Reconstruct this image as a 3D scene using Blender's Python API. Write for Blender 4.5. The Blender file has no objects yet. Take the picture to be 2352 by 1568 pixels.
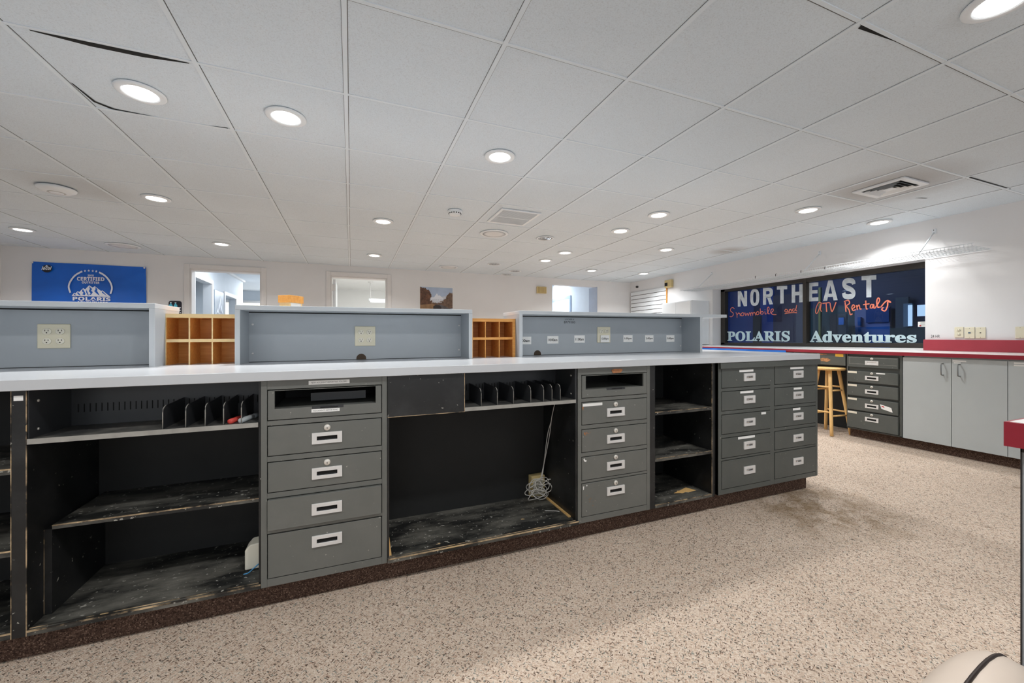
import bpy, bmesh, math, random
from mathutils import Vector, Matrix
random.seed(7)
SC = bpy.context.scene
COL = SC.collection

# ------------------------------------------------------------------ camera, light level
YAW = 0.3785            # camera looks this far to the right of the room's depth axis
HC = 1.03               # lens height
FPX = 929.0             # focal length in pixels of the 2352 px wide frame
CEIL = 2.246
cam_d = bpy.data.cameras.new('camera')
cam_d.sensor_width = 36.0
cam_d.lens = FPX / 2352.0 * 36.0
cam_d.clip_start = 0.02
cam = bpy.data.objects.new('camera', cam_d)
COL.objects.link(cam)
cam.location = (0, 0, HC)
cam.rotation_euler = (math.pi / 2, 0, -YAW)
SC.camera = cam
SC.view_settings.view_transform = 'Standard'
SC.view_settings.look = 'None'
SC.view_settings.exposure = 0.0
SC.view_settings.gamma = 1.0
SC.view_settings.use_curve_mapping = False
SC.cycles.use_denoising = True
SC.cycles.max_bounces = 8
SC.cycles.diffuse_bounces = 4
SC.cycles.sample_clamp_indirect = 6.0

world = bpy.data.worlds.new('world')
SC.world = world
world.use_nodes = True
world.node_tree.nodes['Background'].inputs[0].default_value = (0.75, 0.86, 1.0, 1)
world.node_tree.nodes['Background'].inputs[1].default_value = 0.35

P_DOWN = 11.2           # watts of one ceiling downlight
P_WINDOW = 22.0         # daylight through one shop window behind the camera


def area_light(name, loc, target, sx, sy, power, color=(1, 1, 1), shape='RECTANGLE', parent=None):
    d = bpy.data.lights.new(name, 'AREA')
    d.shape = shape
    d.size = sx
    if shape in ('RECTANGLE', 'ELLIPSE'):
        d.size_y = sy
    d.energy = power
    d.color = color
    d.spread = math.radians(180 if shape == 'RECTANGLE' else 136)
    o = bpy.data.objects.new(name, d)
    COL.objects.link(o)
    o.location = loc
    v = Vector(target) - Vector(loc)
    o.rotation_euler = v.to_track_quat('-Z', 'Y').to_euler()
    if parent:
        o.parent = parent
        o.location = Vector(loc) - parent.location
    return o


# daylight through the shop windows in the wall behind the camera
for wx in (-2.3, 0.9, 3.9):
    area_light('shop_window_daylight', (wx, -3.72, 1.35), (wx, 2.0, 1.45), 2.3, 1.5, P_WINDOW, (0.93, 0.97, 1.0))

# ------------------------------------------------------------------ geometry of the place
S_X, S_Y = 0.0099, 0.012        # the old floor is not level: it climbs to the right and away
YB0, KB = 6.90, 0.0283          # the back wall is not quite square to the counter


def lift(x, y):
    return S_X * x + S_Y * (y - 1.8)


def yback(x):
    return YB0 + (5.40 - x) * KB


_sy, _cy = math.sin(YAW), math.cos(YAW)


def ray(px, py):
    a = (px - 1176) / FPX
    b = (784 - py) / FPX
    return _sy + a * _cy, _cy - a * _sy, b


def on_y(px, py, Y):            # point of the vertical plane y = Y, height above the floor
    x, y, z = ray(px, py)
    t = Y / y
    return x * t, HC + z * t - lift(x * t, Y)


def on_x(px, py, X):            # point of the vertical plane x = X: (y, true height)
    x, y, z = ray(px, py)
    t = X / x
    return y * t, HC + z * t


def on_back(px, py):            # point of the back wall: (x, true height)
    x, y, z = ray(px, py)
    t = (YB0 + 5.40 * KB) / (y + KB * x)
    return x * t, HC + z * t


def on_ceil(px, py):
    x, y, z = ray(px, py)
    t = (CEIL - HC) / z
    return x * t, y * t


# ------------------------------------------------------------------ materials
MATS = {}


def new_mat(name):
    m = bpy.data.materials.new(name)
    m.use_nodes = True
    nt = m.node_tree
    return m, nt, nt.nodes['Principled BSDF']


def srgb(r, g, b):
    f = lambda c: (c / 255) / 12.92 if c <= 10 else ((c / 255 + 0.055) / 1.055) ** 2.4
    return (f(r), f(g), f(b), 1)


def node(nt, typ, **kw):
    n = nt.nodes.new(typ)
    for k, v in kw.items():
        if k.startswith('i_'):
            key = k[2:]
            n.inputs[int(key) if key.isdigit() else key.replace('_', ' ')].default_value = v
        else:
            setattr(n, k, v)
    return n


def coords(nt, scale=(1, 1, 1), rot=(0, 0, 0), loc=(0, 0, 0)):
    g = nt.nodes.new('ShaderNodeNewGeometry')
    mp = nt.nodes.new('ShaderNodeMapping')
    mp.inputs['Scale'].default_value = scale
    mp.inputs['Rotation'].default_value = rot
    mp.inputs['Location'].default_value = loc
    nt.links.new(g.outputs['Position'], mp.inputs['Vector'])
    return mp.outputs['Vector']


def noise(nt, vec, scale, detail=3, rough=0.55):
    n = node(nt, 'ShaderNodeTexNoise')
    n.inputs['Scale'].default_value = scale
    n.inputs['Detail'].default_value = detail
    n.inputs['Roughness'].default_value = rough
    nt.links.new(vec, n.inputs['Vector'])
    return n.outputs['Fac']


def ramp(nt, fac, stops, interp='LINEAR'):
    r = nt.nodes.new('ShaderNodeValToRGB')
    r.color_ramp.interpolation = interp
    e = r.color_ramp.elements
    while len(e) < len(stops):
        e.new(0.5)
    for el, (p, c) in zip(e, stops):
        el.position = p
        el.color = c if len(c) == 4 else (*c, 1)
    nt.links.new(fac, r.inputs['Fac'])
    return r.outputs['Color']


def mix(nt, fac, a, b, typ='MIX'):
    m = nt.nodes.new('ShaderNodeMix')
    m.data_type = 'RGBA'
    m.blend_type = typ
    if isinstance(fac, (int, float)):
        m.inputs['Factor'].default_value = fac
    else:
        nt.links.new(fac, m.inputs['Factor'])
    for s, v in (('A', a), ('B', b)):
        sock = [i for i in m.inputs if i.name == s and i.type == 'RGBA'][0]
        if isinstance(v, tuple):
            sock.default_value = v
        else:
            nt.links.new(v, sock)
    return [o for o in m.outputs if o.type == 'RGBA'][0]


def bump(nt, bsdf, fac, strength=0.2, dist=0.002):
    b = nt.nodes.new('ShaderNodeBump')
    b.inputs['Strength'].default_value = strength
    b.inputs['Distance'].default_value = dist
    nt.links.new(fac, b.inputs['Height'])
    nt.links.new(b.outputs['Normal'], bsdf.inputs['Normal'])


def plain(name, col, rough=0.5, metal=0.0, var=0.06, vscale=6.0, spec=0.5):
    """paint, plastic or metal of one colour, with a faint unevenness"""
    if name in MATS:
        return MATS[name]
    m, nt, b = new_mat(name)
    if var:
        f = noise(nt, coords(nt), vscale, 4)
        lo = tuple(c * (1 - var) for c in col[:3]) + (1,)
        hi = tuple(min(1, c * (1 + var)) for c in col[:3]) + (1,)
        c = ramp(nt, f, [(0.3, lo), (0.7, hi)])
        nt.links.new(c, b.inputs['Base Color'])
    else:
        b.inputs['Base Color'].default_value = col
    b.inputs['Roughness'].default_value = rough
    b.inputs['Metallic'].default_value = metal
    b.inputs['Specular IOR Level'].default_value = spec
    MATS[name] = m
    return m


def emit(name, col, strength):
    m, nt, b = new_mat(name)
    b.inputs['Base Color'].default_value = col
    b.inputs['Emission Color'].default_value = col
    b.inputs['Emission Strength'].default_value = strength
    MATS[name] = m
    return m


def worn(name, base, dust, amount=0.5, specks=0.66, chip=srgb(205, 175, 130), stretch=(1, 1, 1), rough=0.45, scale=7.0, chips=0.72):
    """old paint with dusty scuffs, pale specks and chips down to the wood"""
    m, nt, b = new_mat(name)
    v = coords(nt, stretch)
    f1 = noise(nt, v, scale, 6, 0.65)
    c = ramp(nt, f1, [(0.42, base), (0.42 + 0.45 * (1 - amount) + 0.12, dust)])
    f2 = noise(nt, coords(nt, (1, 1, 1)), 62, 2, 0.5)
    c = mix(nt, ramp(nt, f2, [(specks, (0, 0, 0)), (specks + 0.03, (1, 1, 1))]), c, srgb(160, 158, 150))
    f3 = noise(nt, coords(nt, stretch, loc=(3, 1, 2)), 13, 3, 0.6)
    c = mix(nt, ramp(nt, f3, [(chips, (0, 0, 0)), (chips + 0.015, (1, 1, 1))]), c, chip)
    nt.links.new(c, b.inputs['Base Color'])
    b.inputs['Roughness'].default_value = rough
    bump(nt, b, f1, 0.12, 0.001)
    MATS[name] = m
    return m


def wood(name, a, c, scale=(2, 30, 30), rough=0.42):
    m, nt, b = new_mat(name)
    f = noise(nt, coords(nt, scale), 3, 5, 0.6)
    nt.links.new(ramp(nt, f, [(0.3, a), (0.7, c)]), b.inputs['Base Color'])
    b.inputs['Roughness'].default_value = rough
    MATS[name] = m
    return m


def make_carpet(name, stops, stain=False, dark=1.0):
    m, nt, b = new_mat(name)
    g = nt.nodes.new('ShaderNodeNewGeometry')
    cols = []
    for rz, off in ((0.80, 0), (-0.72, 5.3)):
        vr = nt.nodes.new('ShaderNodeVectorRotate')
        vr.rotation_type = 'Z_AXIS'
        vr.inputs['Angle'].default_value = rz
        nt.links.new(g.outputs['Position'], vr.inputs['Vector'])
        mp = nt.nodes.new('ShaderNodeMapping')
        mp.inputs['Scale'].default_value = (125, 340, 240)
        mp.inputs['Location'].default_value = (off, off, off)
        nt.links.new(vr.outputs['Vector'], mp.inputs['Vector'])
        vo = node(nt, 'ShaderNodeTexVoronoi')
        vo.inputs['Scale'].default_value = 1.0
        nt.links.new(mp.outputs['Vector'], vo.inputs['Vector'])
        sep = nt.nodes.new('ShaderNodeSeparateColor')
        nt.links.new(vo.outputs['Color'], sep.inputs['Color'])
        cols.append((ramp(nt, sep.outputs[0], stops, 'CONSTANT'), vo.outputs['Distance']))
    mp = nt.nodes.new('ShaderNodeMapping')
    mp.inputs['Rotation'].default_value = (0, 0, 0.5)
    nt.links.new(g.outputs['Position'], mp.inputs['Vector'])
    ch = node(nt, 'ShaderNodeTexChecker')
    ch.inputs['Scale'].default_value = 62
    nt.links.new(mp.outputs['Vector'], ch.inputs['Vector'])
    c = mix(nt, ch.outputs['Fac'], cols[0][0], cols[1][0])
    big = noise(nt, coords(nt), 1.6, 4, 0.6)
    c = mix(nt, 1.0, c, ramp(nt, big, [(0.25, (0.86 * dark, 0.84 * dark, 0.82 * dark)), (0.75, (1.05 * dark, 1.04 * dark, 1.03 * dark))]), 'MULTIPLY')
    if stain:
        blot = noise(nt, coords(nt), 6.5, 4, 0.65)
        spots = ramp(nt, noise(nt, coords(nt, loc=(9, 4, 0)), 4.2, 3, 0.6), [(0.68, (0, 0, 0)), (0.76, (0.55, 0.55, 0.55))])
        c = mix(nt, spots, c, srgb(120, 100, 82))
        for (sx, sy, rad, col, amt) in ((2.62, 1.62, 0.55, srgb(116, 92, 58), 1.0), (-0.62, 1.24, 0.16, srgb(92, 74, 56), 0.8), (-0.98, 1.43, 0.2, srgb(92, 76, 60), 0.7)):
            d = nt.nodes.new('ShaderNodeVectorMath')
            d.operation = 'DISTANCE'
            nt.links.new(g.outputs['Position'], d.inputs[0])
            d.inputs[1].default_value = (sx, sy, lift(sx, sy))
            fall = nt.nodes.new('ShaderNodeMapRange')
            fall.inputs['From Min'].default_value = rad
            fall.inputs['From Max'].default_value = 0.0
            nt.links.new(d.outputs['Value'], fall.inputs['Value'])
            mul = nt.nodes.new('ShaderNodeMath')
            mul.operation = 'MULTIPLY'
            nt.links.new(fall.outputs['Result'], mul.inputs[0])
            nt.links.new(ramp(nt, blot, [(0.42, (0, 0, 0)), (0.62, (amt, amt, amt))]), mul.inputs[1])
            c = mix(nt, mul.outputs[0], c, col)
    nt.links.new(c, b.inputs['Base Color'])
    b.inputs['Roughness'].default_value = 0.95
    b.inputs['Specular IOR Level'].default_value = 0.1
    bump(nt, b, cols[0][1], 0.5, 0.003)
    MATS[name] = m
    return m


CARPET = make_carpet('beige_tweed_carpet', [(0, srgb(204, 187, 171)), (0.32, srgb(193, 174, 157)), (0.56, srgb(214, 200, 186)), (0.74, srgb(184, 160, 142)), (0.82, srgb(142, 143, 135)), (0.87, srgb(104, 90, 80)), (0.95, srgb(146, 127, 113))], True)
CARPET_DK = make_carpet('brown_carpet_base', [(0, srgb(92, 73, 64)), (0.4, srgb(78, 62, 54)), (0.62, srgb(114, 93, 82)), (0.80, srgb(62, 49, 43)), (0.93, srgb(140, 118, 104))])


def make_tile():
    m, nt, b = new_mat('ceiling_tile')
    f = noise(nt, coords(nt, (1, 1, 1)), 210, 3, 0.7)
    big = noise(nt, coords(nt), 1.2, 3, 0.5)
    c = ramp(nt, f, [(0.28, srgb(200, 207, 213)), (0.46, srgb(219, 229, 237)), (0.75, srgb(226, 236, 244))])
    c = mix(nt, 1.0, c, ramp(nt, big, [(0.3, (0.94, 0.94, 0.94)), (0.7, (1, 1, 1))]), 'MULTIPLY')
    g = nt.nodes.new('ShaderNodeNewGeometry')
    for (sx, sy, rad, amt) in ((3.95, 1.87, 0.55, 0.55), (4.72, 3.98, 0.28, 0.5), (-2.0, 4.25, 0.45, 0.25)):
        d = nt.nodes.new('ShaderNodeVectorMath')
        d.operation = 'DISTANCE'
        nt.links.new(g.outputs['Position'], d.inputs[0])
        d.inputs[1].default_value = (sx, sy, CEIL)
        fall = nt.nodes.new('ShaderNodeMapRange')
        fall.inputs['From Min'].default_value = rad
        fall.inputs['From Max'].default_value = rad * 0.3
        fall.inputs['To Max'].default_value = amt
        nt.links.new(d.outputs['Value'], fall.inputs['Value'])
        c = mix(nt, fall.outputs['Result'], c, srgb(150, 140, 132))
    nt.links.new(c, b.inputs['Base Color'])
    b.inputs['Roughness'].default_value = 0.95
    b.inputs['Specular IOR Level'].default_value = 0.1
    bump(nt, b, f, 0.15, 0.002)
    return m


TILE = make_tile()
WALL = plain('wall_paint', srgb(229, 229, 230), 0.75, var=0.02, vscale=2)
WALL_DK = plain('outside_navy', srgb(28, 42, 86), 0.6, var=0.3, vscale=1.2)
TRIM = plain('trim_paint', srgb(226, 224, 223), 0.5, var=0.02)
TBAR = plain('grid_bar', srgb(222, 231, 238), 0.6, var=0.02)
VOID = plain('void', srgb(14, 14, 14), 0.9, var=0)
JOINT = plain('tile_joint', srgb(96, 96, 95), 0.9, var=0)
WHITE = plain('white_enamel', srgb(232, 237, 241), 0.35, var=0.02)
WHITE_PAPER = plain('white_paper', srgb(244, 244, 242), 0.6, var=0.0)
INK = plain('black_ink', srgb(22, 22, 24), 0.6, var=0)
GREY_INK = plain('grey_ink', srgb(120, 122, 124), 0.6, var=0)
LAM = plain('grey_laminate', srgb(201, 204, 208), 0.22, var=0.02, vscale=3)
HUTCH = plain('blue_grey_laminate', srgb(170, 177, 183), 0.4, var=0.035, vscale=4)
HUTCH_EDGE = plain('pale_grey_edge', srgb(194, 199, 203), 0.4, var=0.02)
STEEL = worn('grey_green_steel', srgb(104, 106, 102), srgb(112, 113, 109), 0.5, 0.735, srgb(150, 118, 92), rough=0.42, chips=0.80)
STEEL_B = worn('dark_green_grey_steel', srgb(82, 86, 83), srgb(90, 93, 90), 0.5, 0.745, srgb(170, 160, 145), rough=0.45, chips=0.80)
BLACK = worn('black_paint', srgb(24, 25, 26), srgb(50, 51, 52), 0.35, 0.72, chips=0.80)
BLACK_SHELF = worn('black_shelf_dusty', srgb(33, 34, 33), srgb(124, 122, 114), 0.62, 0.66, stretch=(0.6, 1.6, 1), scale=6, rough=0.5, chips=0.745)
BLACK_DEEP = plain('black_back_panel', srgb(25, 26, 26), 0.7, var=0.2, vscale=5)
SHELF_STEEL = worn('dusty_black_steel', srgb(62, 63, 63), srgb(122, 120, 114), 0.6, 0.72, chips=0.9, scale=9)
STEEL_BLACK = plain('black_steel', srgb(52, 54, 57), 0.4, var=0.08)
STEEL_EDGE = plain('worn_steel_edge', srgb(160, 158, 152), 0.45, var=0.12, vscale=25)
WORN_EDGE = worn('worn_wood_edge', srgb(46, 43, 40), srgb(214, 186, 148), 0.8, 0.70, stretch=(1, 1, 1), scale=11, chips=0.62)
CHROME = plain('brushed_nickel', srgb(226, 225, 224), 0.35, 0.2, var=0.04)
CHROME_B = plain('bright_chrome', srgb(225, 225, 225), 0.15, 1.0, var=0.3, vscale=60)
LOCK = plain('lock_nickel', srgb(226, 222, 214), 0.3, 0.4, var=0.03)
BEIGE = plain('almond_plastic', srgb(226, 220, 196), 0.4, var=0.02)
BEIGE_Y = plain('yellowed_plastic', srgb(205, 184, 130), 0.5, var=0.05)
OAK = wood('varnished_oak', srgb(214, 142, 62), srgb(236, 172, 92))
OAK_LT = wood('light_oak_edge', srgb(236, 200, 140), srgb(246, 218, 165))
PINE = wood('golden_pine', srgb(226, 178, 108), srgb(243, 204, 140), (20, 20, 3))
RED = plain('red_laminate', srgb(146, 36, 52), 0.35, var=0.05, vscale=8)
RED_LT = plain('red_backsplash', srgb(164, 54, 68), 0.4, var=0.05, vscale=8)
TOP_WHITE = plain('speckled_white_laminate', srgb(226, 224, 222), 0.3, var=0.03, vscale=90)
DOOR_GREY = plain('grey_door_laminate', srgb(182, 188, 189), 0.4, var=0.02)
FRAME_BLK = plain('dark_bronze_frame', srgb(46, 42, 38), 0.45, var=0.1)
BLUE = plain('banner_blue', srgb(10, 98, 202), 0.4, var=0.12, vscale=2.2)
BLUE_DK = plain('badge_black', srgb(30, 32, 44), 0.5, var=0)
PRINT_WHITE = plain('print_white', srgb(232, 236, 246), 0.5, var=0)
PAINT_WHITE = plain('window_paint_white', srgb(214, 224, 232), 0.7, var=0.12, vscale=22)
PAINT_ICE = plain('window_paint_ice', srgb(206, 232, 240), 0.7, var=0.06, vscale=22)
PAINT_CORAL = plain('window_paint_coral', srgb(250, 140, 114), 0.6, var=0.1, vscale=22)
VINYL = plain('tan_vinyl', srgb(205, 190, 176), 0.42, var=0.04, vscale=9)
PIPING = plain('dark_brown_piping', srgb(38, 26, 21), 0.5, var=0.1)
CABLE = plain('grey_cable', srgb(205, 202, 196), 0.5, var=0.05)
BLUE_CABLE = plain('blue_cable', srgb(70, 150, 205), 0.5, var=0)
RUBBER = plain('black_plastic', srgb(34, 35, 37), 0.5, var=0.05)
HALL = plain('hall_paint_blue', srgb(214, 221, 228), 0.7, var=0.02)
HALL_DOOR = plain('hall_door', srgb(216, 222, 214), 0.6, var=0.04)
ROOM_W = plain('storeroom_white', srgb(240, 241, 240), 0.7, var=0.01)
PLAQUE = plain('brushed_plaque', srgb(140, 152, 166), 0.4, 0.1, var=0.25, vscale=3)
LENS = emit('downlight_lens', (1, 0.99, 0.97, 1), 9.0)
TUBE_GLOW = emit('tube_glow', (1, 1, 1, 1), 3.0)
PANE_GLOW = emit('daylit_blind', (0.97, 0.98, 1, 1), 1.1)
REFLECTED_PANE = emit('reflected_window_blue', (0.62, 0.82, 1, 1), 0.75)  # glow that paints the reflected shop windows into the glass
PANE_WARM = emit('daylit_blind_warm', (1, 0.93, 0.72, 1), 0.95)


def make_glass():
    m = bpy.data.materials.new('dark_window_glass')
    m.use_nodes = True
    nt = m.node_tree
    nt.nodes.clear()
    out = nt.nodes.new('ShaderNodeOutputMaterial')
    tr = nt.nodes.new('ShaderNodeBsdfTransparent')
    tr.inputs[0].default_value = (0.75, 0.86, 1.0, 1)
    gl = nt.nodes.new('ShaderNodeBsdfGlossy')
    gl.inputs['Roughness'].default_value = 0.0
    gl.inputs['Color'].default_value = (0.6, 0.75, 1.0, 1)
    mx = nt.nodes.new('ShaderNodeMixShader')
    mx.inputs[0].default_value = 0.055
    nt.links.new(tr.outputs[0], mx.inputs[1])
    nt.links.new(gl.outputs[0], mx.inputs[2])
    nt.links.new(mx.outputs[0], out.inputs[0])
    return m


GLASS = make_glass()


# ------------------------------------------------------------------ mesh building
class MB:
    """collects shapes into one mesh; mat() picks the slot for what follows"""

    def __init__(self, *mats):
        self.v, self.f, self.mi, self.sm = [], [], [], []
        self.mats = list(mats)
        self.cur = 0

    def mat(self, m):
        if m not in self.mats:
            self.mats.append(m)
        self.cur = self.mats.index(m)
        return self

    def add(self, verts, faces, smooth=False):
        o = len(self.v)
        self.v += [tuple(p) for p in verts]
        for f in faces:
            self.f.append([i + o for i in f])
            self.mi.append(self.cur)
            self.sm.append(smooth)
        return self

    def box(self, x0, x1, y0, y1, z0, z1, tf=None):
        p = [(x, y, z) for z in (z0, z1) for y in (y0, y1) for x in (x0, x1)]
        if tf:
            p = [tf(*q) for q in p]
        return self.add(p, [(0, 2, 3, 1), (4, 5, 7, 6), (0, 1, 5, 4), (2, 6, 7, 3), (0, 4, 6, 2), (1, 3, 7, 5)])

    def ring_box(self, x0, x1, z0, z1, ix0, ix1, iz0, iz1, y0, y1):
        """rectangular frame in the x-z plane"""
        vs = []
        for y in (y0, y1):
            vs += [(x0, y, z0), (x1, y, z0), (x1, y, z1), (x0, y, z1), (ix0, y, iz0), (ix1, y, iz0), (ix1, y, iz1), (ix0, y, iz1)]
        fs = []
        for k in range(4):
            q = (k + 1) % 4
            fs += [(k, q, 4 + q, 4 + k), (8 + k, 8 + q, 12 + q, 12 + k), (k, q, 8 + q, 8 + k), (4 + k, 4 + q, 12 + q, 12 + k)]
        return self.add(vs, fs)

    def quad(self, a, b, c, d):
        return self.add([a, b, c, d], [(0, 1, 2, 3)])

    def lathe(self, prof, centre, axis='z', n=28, smooth=True, ex=1.0):
        """profile [(radius, height)] turned about an axis through centre"""
        vs, fs = [], []
        cx, cy, cz = centre
        for r, h in prof:
            for k in range(n):
                a = 2 * math.pi * k / n
                u, w = r * math.cos(a) * ex, r * math.sin(a)
                if axis == 'z':
                    vs.append((cx + u, cy + w, cz + h))
                elif axis == 'y':
                    vs.append((cx + u, cy + h, cz + w))
                else:
                    vs.append((cx + h, cy + u, cz + w))
        m = len(prof)
        for i in range(m - 1):
            for k in range(n):
                k2 = (k + 1) % n
                fs.append((i * n + k, i * n + k2, (i + 1) * n + k2, (i + 1) * n + k))
        fs.append(tuple(range(n)))
        fs.append(tuple((m - 1) * n + k for k in range(n)))
        return self.add(vs, fs, smooth)

    def tube(self, pts, r, n=8, squash=None, closed=False, r1=None):
        pts = [Vector(p) for p in pts]
        m = len(pts)
        vs, fs = [], []
        up = Vector((0.13, 0.21, 0.97))
        for i, p in enumerate(pts):
            a = pts[(i - 1) % m] if (i > 0 or closed) else p
            b = pts[(i + 1) % m] if (i < m - 1 or closed) else p
            t = (b - a)
            if t.length < 1e-9:
                t = Vector((0, 0, 1))
            t.normalize()
            u = t.cross(up)
            if u.length < 1e-3:
                u = t.cross(Vector((1, 0, 0)))
            u.normalize()
            w = t.cross(u)
            rr = r if r1 is None else r + (r1 - r) * i / (m - 1)
            for k in range(n):
                an = 2 * math.pi * k / n
                d = (u * math.cos(an) + w * math.sin(an)) * rr
                if squash:
                    d = Vector((d.x * squash[0], d.y * squash[1], d.z * squash[2]))
                vs.append(p + d)
        last = m if closed else m - 1
        for i in range(last):
            i2 = (i + 1) % m
            for k in range(n):
                k2 = (k + 1) % n
                fs.append((i * n + k, i * n + k2, i2 * n + k2, i2 * n + k))
        if not closed:
            fs.append(tuple(range(n))[::-1])
            fs.append(tuple((m - 1) * n + k for k in range(n)))
        return self.add(vs, fs, True)

    def prism(self, poly, fn, d0, d1):
        """polygon [(u, v)] pushed along depth; fn(u, v, d) gives the point"""
        n = len(poly)
        vs = [fn(u, v, d0) for u, v in poly] + [fn(u, v, d1) for u, v in poly]
        fs = [tuple(range(n))[::-1], tuple(range(n, 2 * n))]
        for i in range(n):
            j = (i + 1) % n
            fs.append((i, j, n + j, n + i))
        return self.add(vs, fs)

    def text(self, body, fn, u0, u1, v0, v1, bold=0.0, extra=0.0, dep=0.0):
        """flat lettering fitted into the rectangle u0..u1, v0..v1"""
        vs, fs = glyphs(body, bold)
        self.add([fn(u0 + (u1 - u0) * a, v0 + (v1 - v0) * b + extra * (a - 0.5), dep) for a, b in vs], fs)
        return self

    def build(self, name, parent=None, floor=False, bevel=0.0, root=None, local=False, smooth_angle=None):
        me = bpy.data.meshes.new(name)
        off = Vector((0, 0, 0))
        if parent is not None and not local:
            q = parent
            while q is not None:
                off += q.location
                q = q.parent
        vs = []
        for x, y, z in self.v:
            if floor:
                z = z + lift(x, y)
            vs.append((x - off.x, y - off.y, z - off.z))
        me.from_pydata(vs, [], self.f)
        for m in self.mats:
            me.materials.append(m)
        me.polygons.foreach_set('material_index', self.mi)
        me.polygons.foreach_set('use_smooth', self.sm)
        bm = bmesh.new()
        bm.from_mesh(me)
        bmesh.ops.recalc_face_normals(bm, faces=bm.faces)
        bm.to_mesh(me)
        bm.free()
        o = bpy.data.objects.new(name, me)
        COL.objects.link(o)
        if parent is not None:
            o.parent = parent
        if bevel:
            b = o.modifiers.new('edge', 'BEVEL')
            b.width = bevel
            b.segments = 2
            b.limit_method = 'ANGLE'
            b.angle_limit = 0.7
        return o


_GL = {}


def glyphs(body, bold=0.0):
    key = (body, bold)
    if key in _GL:
        return _GL[key]
    c = bpy.data.curves.new('lettering', 'FONT')
    c.body = body
    c.offset = bold
    c.resolution_u = 3
    o = bpy.data.objects.new('lettering', c)
    COL.objects.link(o)
    bpy.context.view_layer.update()
    dg = bpy.context.evaluated_depsgraph_get()
    me = bpy.data.meshes.new_from_object(o.evaluated_get(dg))
    vs = [(v.co.x, v.co.y) for v in me.vertices]
    fs = [tuple(p.vertices) for p in me.polygons]
    bpy.data.objects.remove(o)
    bpy.data.curves.remove(c)
    bpy.data.meshes.remove(me)
    x0, x1 = min(v[0] for v in vs), max(v[0] for v in vs)
    y0, y1 = min(v[1] for v in vs), max(v[1] for v in vs)
    vs = [((x - x0) / (x1 - x0), (y - y0) / (y1 - y0)) for x, y in vs]
    _GL[key] = (vs, fs)
    return _GL[key]


def alpha(s, up, low, dig=None):
    out = ''
    for ch in s:
        if 'A' <= ch <= 'Z':
            out += chr(up + ord(ch) - 65)
        elif 'a' <= ch <= 'z':
            out += chr(low + ord(ch) - 97)
        elif dig and '0' <= ch <= '9':
            out += chr(dig + ord(ch) - 48)
        else:
            out += ch
    return out


def sans_bold(s):
    return alpha(s, 0x1D5D4, 0x1D5EE, 0x1D7EC)


def serif_bold(s):
    return alpha(s, 0x1D400, 0x1D41A, 0x1D7CE)


def smooth(pts, n=6, closed=False):
    """a curve through the points"""
    pts = [Vector(p) for p in pts]
    m = len(pts)
    out = []
    rng = range(m) if closed else range(m - 1)
    for i in rng:
        p0 = pts[(i - 1) % m] if (closed or i > 0) else pts[0]
        p1, p2 = pts[i], pts[(i + 1) % m]
        p3 = pts[(i + 2) % m] if (closed or i + 2 < m) else pts[-1]
        for k in range(n):
            t = k / n
            out.append(0.5 * ((2 * p1) + (p2 - p0) * t + (2 * p0 - 5 * p1 + 4 * p2 - p3) * t * t + (3 * p1 - p0 - 3 * p2 + p3) * t ** 3))
    if not closed:
        out.append(pts[-1])
    return out


def tag(o, label, cat, group=None):
    o['label'] = label
    o['category'] = cat
    if group:
        o['group'] = group
    return o


def thing(name, label, cat, loc=(0, 0, 0), group=None, rz=0.0):
    o = bpy.data.objects.new(name, None)
    o.empty_display_size = 0.1
    COL.objects.link(o)
    o.location = loc
    o.rotation_euler = (0, 0, rz)
    return tag(o, label, cat, group)


def struct(o):
    o['kind'] = 'structure'
    return o


def on_floor(x, y, z=0.0):
    return (x, y, z + lift(x, y))

# ------------------------------------------------------------------ the room
XL, XR, YF = -4.13, 5.40, -3.80

m = MB(CARPET)
nx, ny = 12, 16
for i in range(nx):
    for j in range(ny):
        xa, xb = -4.4 + 10.2 * i / nx, -4.4 + 10.2 * (i + 1) / nx
        ya, yb = -4.0 + 12.0 * j / ny, -4.0 + 12.0 * (j + 1) / ny
        m.quad((xa, ya, 0), (xb, ya, 0), (xb, yb, 0), (xa, yb, 0))
struct(m.build('floor', floor=True))
# floors of the rooms beyond the doorways
m = MB(plain('vinyl_floor', srgb(170, 166, 160), 0.5))
m.box(-4.2, 6.0, 8.0, 13.5, -0.12, -0.02)
struct(m.build('floor_hall', floor=True))

# suspended ceiling: tiles lying in a grid of white bars
GX0, GX, GY0, GY = -0.024, 0.6096, 2.154, 0.6065
m = MB(TILE, TBAR, VOID)
m.box(XL - 0.1, XR + 0.05, YF - 0.1, 7.35, CEIL + 0.004, CEIL + 0.05)
m.mat(TBAR)
BW = 0.0095
for i in range(-8, 10):
    x = GX0 + GX * i
    if XL < x < XR:
        m.box(x - BW, x + BW, YF, 7.3, CEIL - 0.001, CEIL + 0.006)
for j in range(-10, 9):
    y = GY0 + GY * j
    if y < 7.3:
        m.box(XL, XR, y - BW * 0.8, y + BW * 0.8, CEIL + 0.0005, CEIL + 0.006)
m.mat(JOINT)
for i in range(-8, 10):                       # the thin dark joints beside the bars
    x = GX0 + GX * i
    if XL < x < XR:
        m.box(x + BW, x + BW + 0.003, YF, 7.3, CEIL + 0.003, CEIL + 0.0045)
        m.box(x - BW - 0.0016, x - BW, YF, 7.3, CEIL + 0.003, CEIL + 0.0045)
for j in range(-10, 9):
    y = GY0 + GY * j
    if y < 7.0:
        m.box(XL, XR, y + BW * 0.8, y + BW * 0.8 + 0.0048, CEIL + 0.003, CEIL + 0.0045)

m.mat(VOID)


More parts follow.
